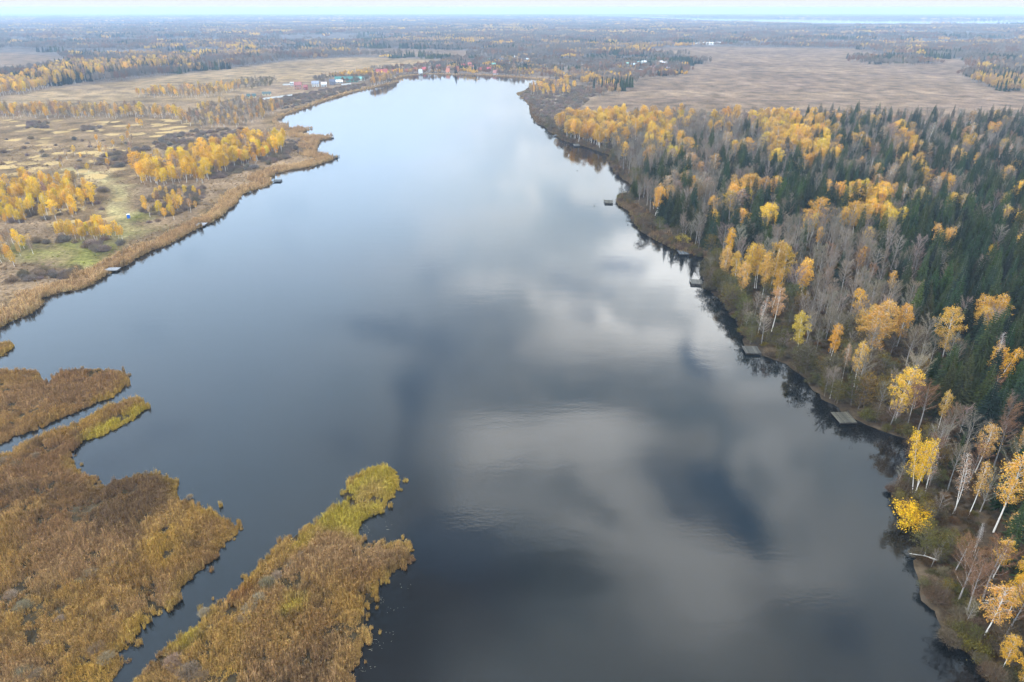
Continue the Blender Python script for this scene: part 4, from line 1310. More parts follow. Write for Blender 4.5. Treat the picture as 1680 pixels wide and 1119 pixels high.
REED_MOULDS = [reed_mould(0), reed_mould(1, H=1.7), reed_mould(2, n=52, H=2.5, W=.6), reed_mould(3, n=70, H=1.3, W=.9)]
RC = dict(brown=(.27, .152, .068), tan=(.38, .235, .11), gold=(.45, .275, .06), ygreen=(.45, .36, .045), dark=(.16, .098, .052), rust=(.25, .11, .045))
RC = {k: np.array(v) for k, v in RC.items()}
PATCH = [(P((150, 805), (178, 790), (253, 776), (295, 786), (292, 818), (262, 850), (200, 862), (140, 865), (118, 835)), 'dark', .8), (P((518, 870), (530, 850), (557, 820), (583, 780), (620, 762), (660, 770), (652, 815), (625, 845), (594, 860), (585, 885)), 'ygreen', .75),
         (P((575, 830), (600, 800), (630, 790), (635, 815), (600, 840)), 'tan', .5), (P((135, 722), (160, 700), (230, 672), (245, 668), (245, 680), (187, 708), (140, 726)), 'ygreen', .85), (P((230, 905), (245, 880), (290, 870), (300, 900), (270, 930)), 'gold', .8), (P((365, 985), (385, 962), (430, 955), (410, 985), (380, 998)), 'rust', .75),
         (P((278, 1062), (300, 1045), (328, 1030), (325, 1050), (295, 1068)), 'ygreen', .8), (P((465, 1000), (480, 975), (500, 975), (495, 1005), (475, 1012)), 'ygreen', .6), (P((340, 1110), (380, 1090), (400, 1100), (390, 1125)), 'gold', .9), (P((195, 1060), (205, 1020), (240, 1010), (240, 1055)), 'gold', .7), (P((110, 1125), (120, 1095), (190, 1090), (185, 1125)), 'gold', .7), (P((60, 1080), (80, 1060), (95, 1075)), 'gold', .8),
         (P((0, 730), (0, 608), (215, 610), (200, 650), (60, 705)), 'brown', .55), (P((375, 985), (470, 885), (520, 862), (500, 900), (420, 965)), 'gold', .55), (P((470, 905), (490, 880), (512, 870), (500, 895)), 'ygreen', .6)]


def reed_tint(p, edge):
    g = rng; n = len(p)
    f1 = fbm(p, 9, 51, 3); f2 = fbm(p, 22, 55, 3); f3 = fbm(p, 4, 58, 2)
    a = np.clip((f1 - .35) * 3, 0, 1)[:, None]
    c = RC['brown'] * (1 - a) + RC['tan'] * a
    k = np.clip((f2 - .52) * 5, 0, 1)[:, None] * .55
    c = c * (1 - k) + RC['gold'] * k
    k = np.clip((.40 - f3) * 6, 0, 1)[:, None] * .6
    c = c * (1 - k) + RC['dark'] * k
    q = p + (np.stack([fbm(p, 5, 61), fbm(p, 5, 62)], 1) - .5) * 4
    for poly, nm, s in PATCH:
        m_ = soft_in(q, poly, 2.0) * s
        c = c * (1 - m_) + RC[nm] * m_
    # a rim of yellow sedge where the bed meets open water to the south-east
    k = np.clip(1.2 - edge / 2.2, 0, 1)[:, None] * np.clip((fbm(p, 8, 66) - .36) * 3.5, 0, 1)[:, None] * .6
    c = c * (1 - k) + RC['gold'] * .75 * k + RC['ygreen'] * .25 * k
    return c * g.uniform(.84, 1.16, (n, 1))


def reed_bed(name, pts, edge, base, label, tint=None, big=1.0):
    n = len(pts); g = rng
    t = reed_tint(pts, edge) if tint is None else tint
    s = (.42 + .5 * g.uniform(size=n) ** 1.5) * big * np.where(edge < 1.2, .8, 1.0)
    sc = np.stack([s * 1.15, s * 1.15, s * g.uniform(.65, 1.25, n) * np.clip(.35 + 1.3 * fbm(pts, 7, 71), .5, 1.4)], 1)
    mass(name, np.column_stack([pts, np.full(n, base)]), g.normal(size=n) * .9, sc, g.integers(0, 4, n), t, REED_MOULDS, label, 'reeds')


LABELS_REED = {'reed_shore': 'broad bed of brown and golden reeds left of the narrow channel', 'reed_island': 'dark brown reed island with rounded tip near the left edge', 'reed_islet': 'tiny reed tip at the left edge of the water', 'reed_spit': 'long tapering reed spit with yellow-green tip reaching into the lake'}
for name, poly in ISLES_R.items():
    p = jitter_grid(poly, .52, rng)
    p = p[in_frame(p, 120, 120)]
    e = seg_dist(p, poly)
    keep = (e > .1) & (rng.uniform(size=len(p)) < np.clip(1.1 - .95 * (fbm(p, 3.5, 81, 3) < .36), .2, 1))
    # stray tufts that wade out beyond the bed
    b_ = poly[rng.integers(0, len(poly), len(poly) // 2)] + rng.normal(size=(len(poly) // 2, 2)) * .75
    b_ = b_[in_frame(b_, 60, 60)]
    p = np.concatenate([p, b_]); e = np.concatenate([e, np.full(len(b_), .3)]); keep = np.concatenate([keep, np.ones(len(b_), bool)])
    reed_bed(name + '_reeds' if name != 'reed_shore' else 'marsh_reeds', p[keep], e[keep], .05, LABELS_REED[name])


def shore_reeds():
    w = LAKE[:len(WEST)]
    band = 60
    lo, hi = np.array([-260, 150]), np.array([110, 1350])
    gx, gy = np.meshgrid(np.arange(lo[0], hi[0], 1.25), np.arange(lo[1], hi[1], 1.25))
    p = np.stack([gx.ravel(), gy.ravel()], 1) + rng.uniform(-.6, .6, (gx.size, 2))
    p = p[in_frame(p, 60, 50)]
    d = seg_dist(p, w, False)
    p, d = p[d < 26], d[d < 26]
    ok = main_land(p); p, d = p[ok], d[ok]
    wid = 5 + 10 * fbm(p, 45, 91)
    u, v = to_px(p[:, 0], p[:, 1])
    wid = np.where(v < 205, wid * .6, wid)
    wid = np.where((u > 380) & (v > 205), wid * 1.25, wid)
    ok = (d < wid) & (d > .3) & (rng.uniform(size=len(p)) < np.where(v < 215, .35, np.where(v < 330, .6, .95)))
    p, d = p[ok], d[ok]
    ok = np.min(np.hypot(p[:, None, 0] - JC[None, :, 0], p[:, None, 1] - JC[None, :, 1]), 1) > 3.2
    p, d = p[ok], d[ok]
    k = fbm(p, 18, 93)[:, None]
    t = np.clip((k - .3) * 2.2, 0, 1)
    c = np.array((.40, .25, .125)) * (1 - t) + np.array((.54, .36, .18)) * t
    e = np.clip(1 - d / 1.8, 0, 1)[:, None]
    c = c * (1 - e * .55) + np.array((.12, .11, .04)) * e * .55
    big = 1.0
    reed_bed('west_shore_reeds', p, d + 2, .35, 'brown reed fringe along the meadow shore', c * rng.uniform(.88, 1.12, (len(p), 1)), 1.5)
    # east shore: the reedy points
    q = LAKE[len(WEST):len(WEST) + len(EAST)]
    gx, gy = np.meshgrid(np.arange(20, 130, 1.15), np.arange(230, 1150, 1.15))
    p = np.stack([gx.ravel(), gy.ravel()], 1) + rng.uniform(-.5, .5, (gx.size, 2))
    d = seg_dist(p, q, False); p, d = p[d < 18], d[d < 18]
    ok = main_land(p); p, d = p[ok], d[ok]
    wid = 3 + 9 * fbm(p, 30, 95)
    u, v = to_px(p[:, 0], p[:, 1])
    wid = np.where((v > 280) & (v < 400), wid * 1.35, wid)
    ok = (d < wid) & (d > .25) & (rng.uniform(size=len(p)) < np.where(v < 215, .3, .8)) & (v < 432)
    p, d = p[ok], d[ok]
    c = np.array((.17, .105, .055)) * rng.uniform(.7, 1.35, (len(p), 1))
    e = np.clip(1 - d / 1.2, 0, 1)[:, None] * .5
    c = c * (1 - e) + np.array((.17, .15, .05)) * e
    reed_bed('east_shore_reeds', p, d + 2, .3, 'dark brown reed fringe below the forest', c, 1.3)


shore_reeds()


# low tussocks that give the meadow, lawn and banks their nap
def tussocks():
    lo, hi = np.array([-420, 230]), np.array([30, 560])
    gx, gy = np.meshgrid(np.arange(lo[0], hi[0], 2.1), np.arange(lo[1], hi[1], 2.1))
    p = np.stack([gx.ravel(), gy.ravel()], 1) + rng.uniform(-1, 1, (gx.size, 2))
    p = p[in_frame(p, 40, 0)]; p = p[main_land(p)]
    d = seg_dist(p, LAKE); p = p[d > 8]
    D = np.hypot(*p.T)
    tr = np.min([seg_dist(p, t, False) for t in Z_TRACK], 0)
    lawn = inside(p, Z_LAWN)
    ok = (rng.uniform(size=len(p)) < np.clip(330 / D, .3, .9) * np.clip((fbm(p, 14, 97) - .28) * 3, .05, 1)) & (tr > 3.5) & ~(lawn & (rng.uniform(size=len(p)) < .8))
    p, lawn = p[ok], lawn[ok]
    k = fbm(p, 25, 98)[:, None]
    c = np.array((.20, .13, .085)) * (1 - k) + np.array((.29, .195, .10)) * k
    c = np.where(lawn[:, None], np.array((.20, .20, .05)), c) * rng.uniform(.7, 1.25, (len(p), 1))
    n = len(p); s = rng.uniform(.5, 1.0, n)
    mass('meadow_tussocks', np.column_stack([p, np.full(n, .4)]), rng.uniform(0, 6.28, n), np.stack([s, s, s * .45], 1), rng.integers(0, 4, n), c, REED_MOULDS, 'tussocks of dry brown grass on the meadow', 'grass')


tussocks()


# ------------------------------------------------------------------ far woods: groves of trees that read as one mass
def grove_mould(i, kind):
    g = np.random.default_rng(900 + i)
    parts = []
    for k in range(9):
        off = np.array([g.uniform(-11, 11), g.uniform(-11, 11), 0])
        H = g.uniform(10, 16)
        if kind == 'spruce':
            v = []
            for L in range(7):
                u = L / 7; z0 = H * (.1 + .9 * u); r = 2.3 * (1 - u) + .25
                for b in range(7):
                    az = 2 * math.pi * b / 7 + L + g.uniform(-.2, .2)
                    az2 = az + .95
                    v.append([(0, 0, z0 + H * .16), (math.cos(az) * r, math.sin(az) * r, z0 - .2 + g.uniform(-.3, .3)), (math.cos(az2) * r, math.sin(az2) * r, z0 - .2)])
            parts.append((np.array(v).reshape(-1, 3) + off, 3, M_NEEDLE))
        else:
            n = 260
            dirs = unit(g.normal(size=(n, 3)))
            c = dirs * np.array([1.9, 1.9, H * .31]) * g.uniform(.5, 1.05, (n, 1)) + np.array([0, 0, H * .66])
            if kind == 'leaf':
                parts.append((leaf_quads(c, g.uniform(.5, 1.0, n), g, aspect=.8) + off, 4, M_LEAF))
            else:
                e = c + unit(dirs * .4 + np.array([0, 0, 1])) * g.uniform(.8, 2.0, (n, 1))
                parts.append((twig_tris(c, e, g.uniform(.16, .34, n), g) + off, 3, M_TWIG))
            a = np.array([[0, 0, 0]] * 2) + off; b = a + np.array([[.2, 0, H], [-.2, .1, H * .9]])
            parts.append((twig_tris(a, b, np.array([.35, .35]), g), 3, M_BARKGREY))
    return join_polys(f'grove_{kind}_{i}', parts)


GROVES = [grove_mould(0, 'leaf'), grove_mould(1, 'leaf'), grove_mould(2, 'bare'), grove_mould(3, 'bare'), grove_mould(4, 'spruce'), grove_mould(5, 'bare')]
OPEN = [Z_FIELD_E, Z_FIELD_W, Z_FIELD_FARW, Z_FIELD_N, Z_MEADOW]
WET = [P((1385, 104), (1390, 97), (1450, 96), (1540, 98), (1540, 107), (1450, 109)), P((1580, 118), (1600, 108), (1700, 104), (1750, 118), (1650, 124)), P((1605, 140), (1640, 128), (1750, 130), (1800, 150), (1660, 152)), P((1430, 90), (1560, 84), (1700, 84), (1700, 97), (1560, 97))]


def far_woods():
    g = rng
    P_, Y_, S_, V_, T_ = [], [], [], [], []
    for r0, r1, sp, hs in ((560, 1500, 17, 1.0), (1500, 3000, 27, 1.0), (3000, 5500, 52, 1.05), (5500, 11000, 110, 1.15)):
        lim = r1 * .95
        gx, gy = np.meshgrid(np.arange(-lim, lim, sp), np.arange(r0 * .55, r1, sp))
        p = np.stack([gx.ravel(), gy.ravel()], 1) + g.uniform(-.5, .5, (gx.size, 2)) * sp
        D = np.hypot(*p.T)
        p = p[(D > r0) & (D <= r1)]
        p = p[in_frame(p, 100, 0)]
        p = p[main_land(p)]
        p = p[seg_dist(p, LAKE) > 12]
        if r1 > 4000: p = p[~inside(p, rv)]; p = p[seg_dist(p, rv) > 90]
        q = p + (np.stack([fbm(p, 90, 111), fbm(p, 90, 112)], 1) - .5) * 60
        o = np.zeros(len(p), bool)
        for z in OPEN: o |= inside(q, z)
        wet = np.zeros(len(p), bool)
        for z in WET: wet |= inside(q, z)
        o &= ~(wet & (g.uniform(size=len(p)) < .6))
        for z in (Z_FOREST_E, Z_POINT_E, P(*Z_SPW)): o |= inside(p, z)
        u, v = to_px(p[:, 0], p[:, 1])
        o |= (u < 660) & (v > 136)               # the near west bank has its own trees
        # narrow clearings among the far woods
        stp = np.stack([p[:, 0] / 3.5, p[:, 1]], 1)
        clear = (fbm(stp, 190, 121, 3) > .60) & (v < 92)
        o |= clear & (g.uniform(size=len(p)) < .93)
        # scrub is thin round the villages
        vil = ((u > 560) & (u < 1150) & (v > 94) & (v < 136)) | ((u > 400) & (u < 640) & (v > 118))
        o |= vil & (g.uniform(size=len(p)) < .28)
        p, u, v = p[~o], u[~o], v[~o]; n = len(p)
        D = np.hypot(*p.T)
        stp = np.stack([p[:, 0] / 2.6, p[:, 1]], 1)
        f = fbm(stp, 150, 131, 3); f2 = fbm(stp, 110, 135, 3); f3 = g.uniform(size=n)
        gold = (f > .60) & (f3 < .7) | (f3 < .06)
        gold |= (u < 560) & (v > 62) & (v < 105) & (f > .50) & (f3 < .7)
        dark = (f2 > .60) & (f3 > .4) & ~gold
        pool = np.where(gold, g.integers(0, 2, n), np.where(dark, 4, np.choose(g.integers(0, 3, n), [2, 3, 5])))
        bt = np.array(GREYT + RUST); gt = np.array(TAN + GOLD[:2] + [(.40, .26, .12)])
        t = np.where(gold[:, None], gt[g.integers(0, len(gt), n)], np.where(dark[:, None], np.array(SPR)[g.integers(0, 4, n)], bt[g.integers(0, len(bt), n)]))
        t = t * g.uniform(.8, 1.2, (n, 1))
        s = sp / 22 * g.uniform(.95, 1.35, n)
        small = np.where(vil[~o], .65, 1.0)
        P_.append(np.column_stack([p, np.full(n, .2)])); Y_.append(g.uniform(0, 6.28, n)); V_.append(pool); T_.append(t)
        S_.append(np.stack([s, s, hs * small * g.uniform(.75, 1.15, n)], 1))
    P_, Y_, S_, V_, T_ = map(np.concatenate, (P_, Y_, S_, V_, T_))
    mass('distant_forest', P_, Y_, S_, V_, T_, GROVES, 'hazy autumn forest stretching to the horizon', 'forest')


far_woods()


# ------------------------------------------------------------------ jetties
def build_jetty(label, cor, style, link_px):
    c = [np.array(G(*q, .75)) for q in cor]
    cen = np.mean(c, 0)
    ex = ((c[1] - c[0]) + (c[2] - c[3])) / 2; ey = ((c[3] - c[0]) + (c[2] - c[1])) / 2
    w, dpt = max(np.linalg.norm(ex), 3.2), min(max(np.linalg.norm(ey), 2.6), 9)
    rz = math.atan2(ex[1], ex[0])
    t = empty('jetty', (cen[0], cen[1], 0), rz)
    props(t, label, 'jetty', 'fishing jetties along the shores')
    wood = {'moss': M_WOODMOSS, 'grey': M_WOOD, 'slate': plain_mat('slate_board', (.07, .075, .08), .85, .35, 2.0), 'pale': M_WOODPALE}[style]
    npl = max(6, int(w / .45))
    pw = w / npl
    pm = MB(); pm.box(0, 0, 0, pw * .86, dpt, .06)
    base_ = {'moss': (.065, .058, .042), 'grey': (.075, .07, .06), 'slate': (.07, .075, .08), 'pale': (.24, .24, .255)}[style]
    pmesh = [pm.mesh('plank', plain_mat(f'{style}_board_{q_}', tuple(c_ * f_ for c_ in base_), .85, .4, 1.7)) for q_, f_ in enumerate((.6, .85, 1.1, 1.45))]
    for i in range(npl):
        o = link('plank', pmesh[random.choice((0, 1, 1, 2, 2, 3))], t, (-w / 2 + pw * (i + .5), random.uniform(-.06, .06), .75 + random.uniform(-.012, .012)))
    f = MB()
    for s in (-1, 1): f.box(0, s * (dpt / 2 - .15), .66, w, .14, .11)
    for s in (-1, 0, 1): f.box(s * (w / 2 - .12), 0, .54, .14, dpt - .02, .12)
    link('frame', f.mesh('jetty_frame', M_POST), t)
    sk = MB(); sk.box(0, -dpt / 2 - .05, .52, w + .04, .05, .34)
    link('fascia_board', sk.mesh('fascia_board', M_POST), t)
    po = MB(); po.tube([(0, 0, -1.2), (0, 0, .2), (0, 0, .70)], [.1, .1, .09], 7)
    pom = po.mesh('post', M_POST)
    for sx in (-1, 0, 1):
        for sy in (-1, 1):
            q_ = link('post', pom, t, (sx * (w / 2 - .2), sy * (dpt / 2 - .3), 0))
            if sx and sy > 0: q_.location = (sx * (w / 2 + .1), sy * (dpt / 2 - .1), .65 + random.uniform(-.1, .25))
    if link_px:
        e = np.array(G(*link_px, .7))
        d = e - cen; L = np.linalg.norm(d); a = math.atan2(d[1], d[0]) - rz
        st = min(w, dpt) / 2
        gm = MB()
        for s in (-.3, .3):
            gm.box((L / 2 + st / 2) * math.cos(a) - s * math.sin(a), (L / 2 + st / 2) * math.sin(a) + s * math.cos(a), .69, max(L - st, 1.2), .28, .05, a)
        link('gangway', gm.mesh('gangway', wood), t)
    if 'pale posts' in label:
        rl = MB()
        for s in (-1, 1):
            rl.box(s * w * .45, dpt * .4, 1.3, .12, .12, 1.1); rl.box(s * w * .45, -dpt * .4, 1.3, .12, .12, 1.1)
        rl.box(0, dpt * .4, 1.85, w * .9, .1, .1)
        link('railing', rl.mesh('railing', M_WOODPALE), t)


for j in JETTIES: build_jetty(*j)


# ------------------------------------------------------------------ houses
MATS = {}


def hm(col, rough=.7):
    k = tuple(round(c, 3) for c in col)
    if k not in MATS: MATS[k] = plain_mat('paint_' + str(len(MATS)), col, rough, .15, 1.0)
    return MATS[k]


M_GLASS, nt_, out_ = mat('window_glass')
pb = N(nt_, 'ShaderNodeBsdfPrincipled'); pb.inputs['Base Color'].default_value = (.03, .04, .05, 1); pb.inputs['Roughness'].default_value = .1
nt_.links.new(pb.outputs[0], out_.inputs[0])


def house(px, py, w, d, h, wall, roof, label, rz=0.0, storeys=1, rise=None, flat=False, name='house', cat='house', chimney=True, group='village houses'):
    x, y = G(px, py)
    w, d, h = w * .72, d * .72, h * .85
    t = empty(name, (x, y, .3), rz)
    props(t, label, cat, group)
    m = MB(); m.box(0, 0, h / 2, w, d, h)
    rise = rise if rise is not None else d * .45
    if not flat:
        for s in (-1, 1):
            m.add([(s * (w / 2 - .001), -d / 2, h), (s * (w / 2 - .001), d / 2, h), (s * (w / 2 - .001), 0, h + rise - .12)], [(0, 1, 2)])
    link('wall', m.mesh('wall', hm(wall)), t)
    m = MB()
    if flat:
        m.box(0, 0, h + .2, w + .5, d + .5, .4)
    else:
        o = .45
        for s in (-1, 1):
            zl = h - o * rise / (d / 2)
            a = [(-w / 2 - o, s * (d / 2 + o), zl), (w / 2 + o, s * (d / 2 + o), zl), (w / 2 + o, 0, h + rise), (-w / 2 - o, 0, h + rise)]
            b = [(p_[0], p_[1], p_[2] + .16) for p_ in a]
            m.add(a + b, [(0, 1, 2, 3), (7, 6, 5, 4), (0, 4, 5, 1), (1, 5, 6, 2), (2, 6, 7, 3), (3, 7, 4, 0)])
    ro = link('roof', m.mesh('roof', hm(roof)), t)
    if chimney and not flat:
        c = MB(); c.box(w * .22, d * .12, h + rise * .9, .7, .7, rise * .9 + .6)
        link('chimney', c.mesh('chimney', hm((.32, .16, .11))), ro)
    wm = MB(); wm.box(0, 0, 0, 1.1, .08, 1.3)
    fm = MB(); fm.box(0, 0, 0, 1.35, .05, 1.55)
    wmesh, fmesh = wm.mesh('window', M_GLASS), fm.mesh('window_frame', hm((.75, .75, .73)))
    nx = max(2, int(w / 3))
    for s in range(storeys):
        for i in range(nx):
            if s == 0 and i == nx // 2: continue
            xx = -w / 2 + w * (i + .5) / nx
            wd = link('window', wmesh, t, (xx, -d / 2 - .06, 1.6 + s * 2.8)); link('window_frame', fmesh, wd, (0, .03, 0))
    dm = MB(); dm.box(-w / 2 + w * (nx // 2 + .5) / nx, -d / 2 - .05, 1.05, 1.0, .1, 2.1)
    link('door', dm.mesh('door', hm((.16, .09, .05))), t)
    return t


RED, WHITE, GREENR, GREYR, BRICK = (.30, .075, .06), (.46, .46, .455), (.05, .16, .145), (.20, .21, .24), (.40, .20, .14)
# waterside hamlet on the west shore
house(413, 161, 14, 7, 3.0, (.70, .58, .34), (.05, .09, .09), 'low cream outbuilding with dark green roof at the end of the waterside row', .25, chimney=False)
house(438, 157, 14, 6, 3.0, (.66, .58, .40), (.07, .10, .10), 'long dark-roofed shed beside a yellow wall on the waterside', .2, chimney=False)
house(490, 147, 13, 11, 7.0, BRICK, (.26, .10, .09), 'two-storey orange brick house with red roof in the waterside row', .15, 2)
house(502, 148, 7, 7, 5.0, (.28, .08, .08), (.26, .08, .08), 'small crimson annex beside the orange brick house', .15, 1)
house(480, 142, 7, 7, 6.0, WHITE, (.72, .72, .74), 'white block house behind the orange brick house', .1, 2, flat=True)
house(518, 143, 13, 10, 5.5, (.62, .60, .58), (.24, .26, .32), 'grey-roofed white house in the middle of the waterside row', .2, 2)
house(532, 143, 10, 8, 4.5, WHITE, (.55, .55, .58), 'low white house beside the grey-roofed house', .2, 1)
house(546, 140, 11, 9, 6.0, (.16, .16, .20), (.10, .11, .15), 'dark timber house with steep gable in the waterside row', .3, 2)
house(556, 137, 16, 6, 3.2, WHITE, (.72, .72, .70), 'long low white building between dark house and green sheds', .2, 1, chimney=False)
house(562, 133, 30, 9, 4.0, (.50, .56, .52), GREENR, 'long green-roofed shed, longer of the two', .12, 1, chimney=False)
house(578, 135, 24, 11, 5.0, (.12, .32, .27), GREENR, 'deep green shed with broad roof at the water', .1, 1, chimney=False)
house(593, 133, 12, 8, 4.0, (.55, .62, .58), (.18, .40, .38), 'pale turquoise house beside the green sheds', .1, 1)
house(627, 124, 26, 12, 4.6, (.55, .40, .30), RED, 'large house with bright red roof on the bay', .12, 1, rise=6)
house(648, 121, 18, 9, 4.0, (.50, .35, .30), (.36, .10, .11), 'dull red roofed house next to the bright red roof', .1, 1)
m = MB()
for a, b in [((428, 165), (480, 158)), ((464, 141), (480, 140)), ((560, 141), (576, 139))]:
    A, B = np.array(G(*a)), np.array(G(*b)); c = (A + B) / 2; dd = B - A
    w_ = MB(); w_.box(0, 0, 1.1, np.linalg.norm(dd), .25, 2.2)
    e = empty('garden_wall', (c[0], c[1], .3), math.atan2(dd[1], dd[0]))
    link('wall_panel', w_.mesh('garden_wall', hm((.72, .74, .76))), e)
    cp = MB(); cp.box(0, 0, 2.24, np.linalg.norm(dd) + .1, .4, .1); link('coping', cp.mesh('coping', hm((.5, .5, .52))), e)
    props(e, {428: 'long pale garden wall in front of the yellow shed', 464: 'short pale wall beside the white block house', 560: 'pale wall before the deep green shed'}[a[0]], 'wall')
# village across the head of the lake
V1 = [(668, 119, RED, (.6, .5, .4)), (682, 118, (.40, .10, .10), (.6, .45, .38)), (696, 117, (.42, .09, .10), (.6, .4, .35)), (706, 116, (.30, .32, .34), WHITE), (720, 113, (.40, .12, .10), (.62, .5, .42)), (736, 115, (.34, .17, .13), (.5, .4, .3)), (750, 117, RED, (.5, .3, .22)), (760, 110, (.42, .10, .08), (.55, .4, .35)), (770, 108, (.42, .12, .10), (.5, .5, .5)), (774, 113, (.55, .20, .12), (.8, .8, .8)),
      (788, 116, RED, (.55, .42, .2)), (802, 118, (.42, .09, .11), (.5, .35, .3)), (813, 121, (.32, .14, .12), WHITE), (803, 101, (.25, .45, .42), (.6, .65, .62)), (810, 109, (.20, .45, .36), (.55, .6, .55)), (822, 99, (.32, .34, .38), (.6, .65, .7)), (846, 96, (.6, .62, .65), WHITE), (866, 101, (.45, .5, .55), (.6, .6, .6)), (735, 119, (.42, .16, .10), (.5, .4, .3)), (690, 121, (.5, .5, .5), WHITE)]
OR2 = ['first', 'second', 'third', 'fourth', 'fifth', 'sixth', 'seventh', 'eighth', 'ninth', 'tenth', 'eleventh', 'twelfth', 'thirteenth', 'fourteenth', 'fifteenth', 'sixteenth', 'seventeenth', 'eighteenth', 'nineteenth', 'twentieth']


def colour_word(c):
    r, g, b = c
    if r > 1.8 * g: return 'red'
    if g > 1.15 * r: return 'green'
    if min(c) > .5: return 'white'
    return 'grey'


for i, (px, py, roof, wall) in enumerate(sorted(V1)):
    house(px, py + 1.5, rng.uniform(7.5, 10), rng.uniform(6.5, 8.5), rng.uniform(3.0, 4.4), wall, roof, f'{colour_word(roof)}-roofed house beyond the far end of the lake, {OR2[i]} from the left', rng.uniform(-.4, .4), 1, rise=rng.uniform(3.5, 5.5), group='houses beyond the far end of the lake')
V2 = [(1040, 109, (.45, .55, .6), WHITE), (1047, 106, (.2, .4, .42), (.7, .72, .7)), (1056, 105, (.6, .62, .62), WHITE), (1063, 110, (.30, .22, .22), (.6, .55, .5)), (1083, 105, (.74, .74, .74), WHITE), (1090, 107, (.5, .5, .52), WHITE), (1097, 111, (.36, .22, .24), (.5, .4, .4)), (1110, 110, (.6, .6, .62), WHITE), (1028, 108, (.20, .38, .30), (.5, .6, .5)), (1049, 119, (.5, .55, .6), (.6, .6, .6)), (1071, 113, (.34, .20, .2), (.5, .45, .42))]
for i, (px, py, roof, wall) in enumerate(sorted(V2)):
    house(px, py + 1, rng.uniform(9, 14), rng.uniform(7, 10), rng.uniform(3.4, 6), wall, roof, f'{colour_word(roof)}-roofed house among trees by the large field, {OR2[i]} from the left', rng.uniform(-.5, .5), 1, group='houses among trees by the large field')
house(1167, 74.2, 72, 14, 7, (.86, .86, .85), (.82, .83, .84), 'long white farm hall at the far edge of the large field', 0, 1, rise=2.2, chimney=False, name='farm_hall', cat='hall')
house(1146, 73, 22, 9, 4, (.80, .80, .80), (.8, .8, .82), 'small white hall beside the long white farm hall', 0, 1, rise=1.5, chimney=False, name='farm_hall', cat='hall')

# village trees
for px, py, k in [(752, 104, 's'), (757, 103, 's'), (764, 104, 's'), (816, 92, 's'), (812, 96, 's'), (806, 100, 's'), (842, 97, 's'), (780, 117, 's'), (762, 115, 's'), (710, 117, 's'), (722, 117, 's'), (748, 119, 's'), (1107, 99, 's'), (1110, 100, 's'), (1129, 97, 's'), (1067, 110, 's'), (1117, 119, 's'), (1111, 121, 's'), (1050, 114, 's'), (1125, 103, 's'),
                  (985, 112, 't'), (990, 113, 't'), (1010, 118, 't'), (940, 124, 't'), (955, 126, 't'), (965, 125, 't'), (1070, 124, 't'), (1085, 122, 't'), (915, 125, 'b'), (920, 127, 'b'), (910, 124, 'b'), (845, 118, 't'), (758, 100, 't'), (836, 103, 't'), (920, 142, 'b'), (928, 141, 'b'), (896, 150, 'b'), (888, 151, 'b'), (900, 156, 'b')]:
    x, y = G(px, py + 3)
    kind = 'spruce_tree' if k == 's' else 'birch_tree'
    d_ = MOULDS[kind][int(rng.integers(4))]
    h_ = rng.uniform(11, 17); s_ = h_ / d_['H']
    e = empty(kind, (x, y, .3), rng.uniform(0, 6)); e.scale = (s_ * 1.4, s_ * 1.4, s_)
    lm = 'by the large field' if px > 980 else 'on the far headland' if py > 135 else 'at the head of the lake'
    props(e, ('dark spruce rising over the village ' if k == 's' else 'golden village birch ') + lm, 'spruce' if k == 's' else 'birch', ('village spruces ' if k == 's' else 'village birches ') + lm)
    link('trunk', d_['trunk'], e); b_ = link('crown', d_['crown'], e); b_['tint'] = [float(c) for c in (pick(SPR) if k == 's' else pick(TAN if k == 't' else GOLD))]

# ------------------------------------------------------------------ small things
# blue cabin on the meadow track
x, y = G(212, 360)
t = empty('cabin', (x, y, .4), .3)
props(t, 'small bright blue cabin with white roof on the meadow track', 'cabin')
m = MB(); m.box(0, 0, 1.1, 1.3, 1.3, 2.2); link('wall', m.mesh('cabin_wall', hm((.02, .13, .55), .4)), t)
m = MB(); m.box(0, 0, 2.28, 1.5, 1.5, .14); m.box(0, 0, 2.42, 1.0, 1.0, .16); link('roof', m.mesh('cabin_roof', hm((.8, .82, .84), .4)), t)
m = MB(); m.box(0, -.67, 1.05, .8, .06, 1.9); link('door', m.mesh('cabin_door', hm((.03, .17, .62), .4)), t)
# fallen pale log
A, B = G(1490, 915), G(1538, 926)
m = MB(); m.tube([(A[0], A[1], 1.1), ((A[0] + B[0]) / 2, (A[1] + B[1]) / 2, 1.4), (B[0], B[1], 1.0)], [.06, .11, .14], 7)
m.tube([((A[0] + B[0]) / 2, (A[1] + B[1]) / 2, 1.4), ((A[0] + B[0]) / 2 + .6, (A[1] + B[1]) / 2 + .9, 1.8)], [.05, .015], 5)
props(link('fallen_log', m.mesh('fallen_log', M_BIRCH)), 'pale fallen log lying over bushes at the water', 'log')
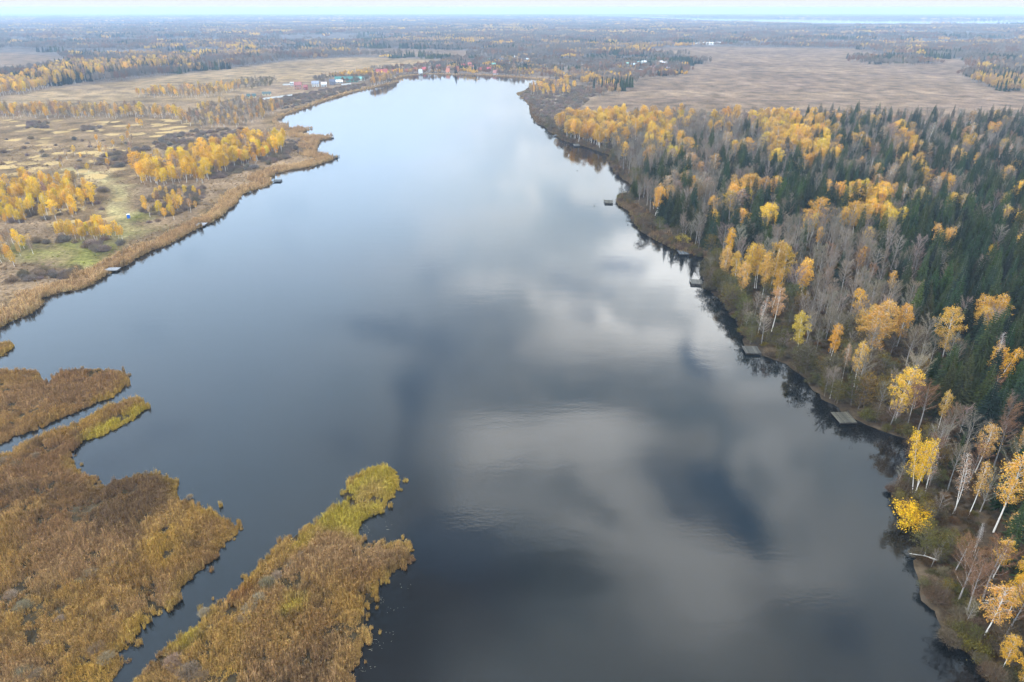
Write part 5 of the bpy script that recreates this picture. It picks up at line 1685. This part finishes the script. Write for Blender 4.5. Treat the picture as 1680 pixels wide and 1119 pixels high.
# floats on the lake
for px, py, lab in [(708, 149, 'dark float on the far open water'), (778, 137, 'low dark float before the far village'), (947, 280, 'dark float off the dark cove'), (980, 275, 'dark float close to the reed point'), (975, 338, 'dark float beside the gangway jetty'), (1030, 369, 'dark float just below the gangway jetty reeds')]:
    x, y = G(px, py)
    t = empty('float', (x, y, 0)); props(t, lab, 'float', 'dark floats on the lake')
    m = MB(); m.tube([(0, 0, -.15), (0, 0, .05), (0, 0, .25), (0, 0, .32)], [.2, .34, .3, .05], 9); link('body', m.mesh('float_body', hm((.03, .03, .035))), t)
    m = MB(); m.tube([(0, 0, .3), (0, 0, .9)], [.05, .03], 6); link('stick', m.mesh('float_stick', hm((.05, .045, .04))), t)
# drifting bits off the reed spit
dr = []
gg = np.random.default_rng(33)
for px, py, s, n_ in [(600, 870, 10, 12), (640, 862, 12, 4), (628, 985, 10, 10), (645, 1000, 14, 6), (615, 1055, 12, 14), (640, 1050, 20, 6), (600, 1095, 10, 8), (660, 960, 15, 4), (292, 812, 8, 8), (312, 815, 12, 8)]:
    for k in range(n_):
        x, y = G(px + gg.normal() * s * .6, py + gg.normal() * s * .5)
        a = gg.uniform(0, 3.14); l_ = gg.uniform(.05, .16) * (4 if gg.uniform() < .06 else 1); w_ = .03
        q = [(x + math.cos(a) * l_, y + math.sin(a) * l_, .03), (x - math.sin(a) * w_, y + math.cos(a) * w_, .05), (x - math.cos(a) * l_, y - math.sin(a) * l_, .03), (x + math.sin(a) * w_, y - math.cos(a) * w_, .03)]
        if not on_land(np.array([(x, y)]))[0]: dr.append(q)
dm = np_mesh('drifting_leaves', np.array(dr).reshape(-1, 3), 4, hm((.26, .24, .18)))
props(link('drifting_leaves', dm), 'pale leaves and stalks drifting beside the reed spit', 'leaves', kind='stuff')

# ------------------------------------------------------------------ haze
hz = MB()
hz.box(0, 7000, 51.5, 30400, 17600, 109)
M_HAZE, nt_, out_ = mat('haze_air')
pv = N(nt_, 'ShaderNodeVolumePrincipled')
pv.inputs['Color'].default_value = (.58, .75, 1.0, 1)
pv.inputs['Density'].default_value = 1.3e-4
pv.inputs['Anisotropy'].default_value = .2
nt_.links.new(pv.outputs[0], out_.inputs['Volume'])
o = link('haze', hz.mesh('haze', M_HAZE)); props(o, 'pale blue autumn haze over the whole country', 'haze', kind='stuff')
o.display_type = 'WIRE'
print('trees', {k: len(v) for k, v in DIST.items()}, 'objects', len(bpy.data.objects))
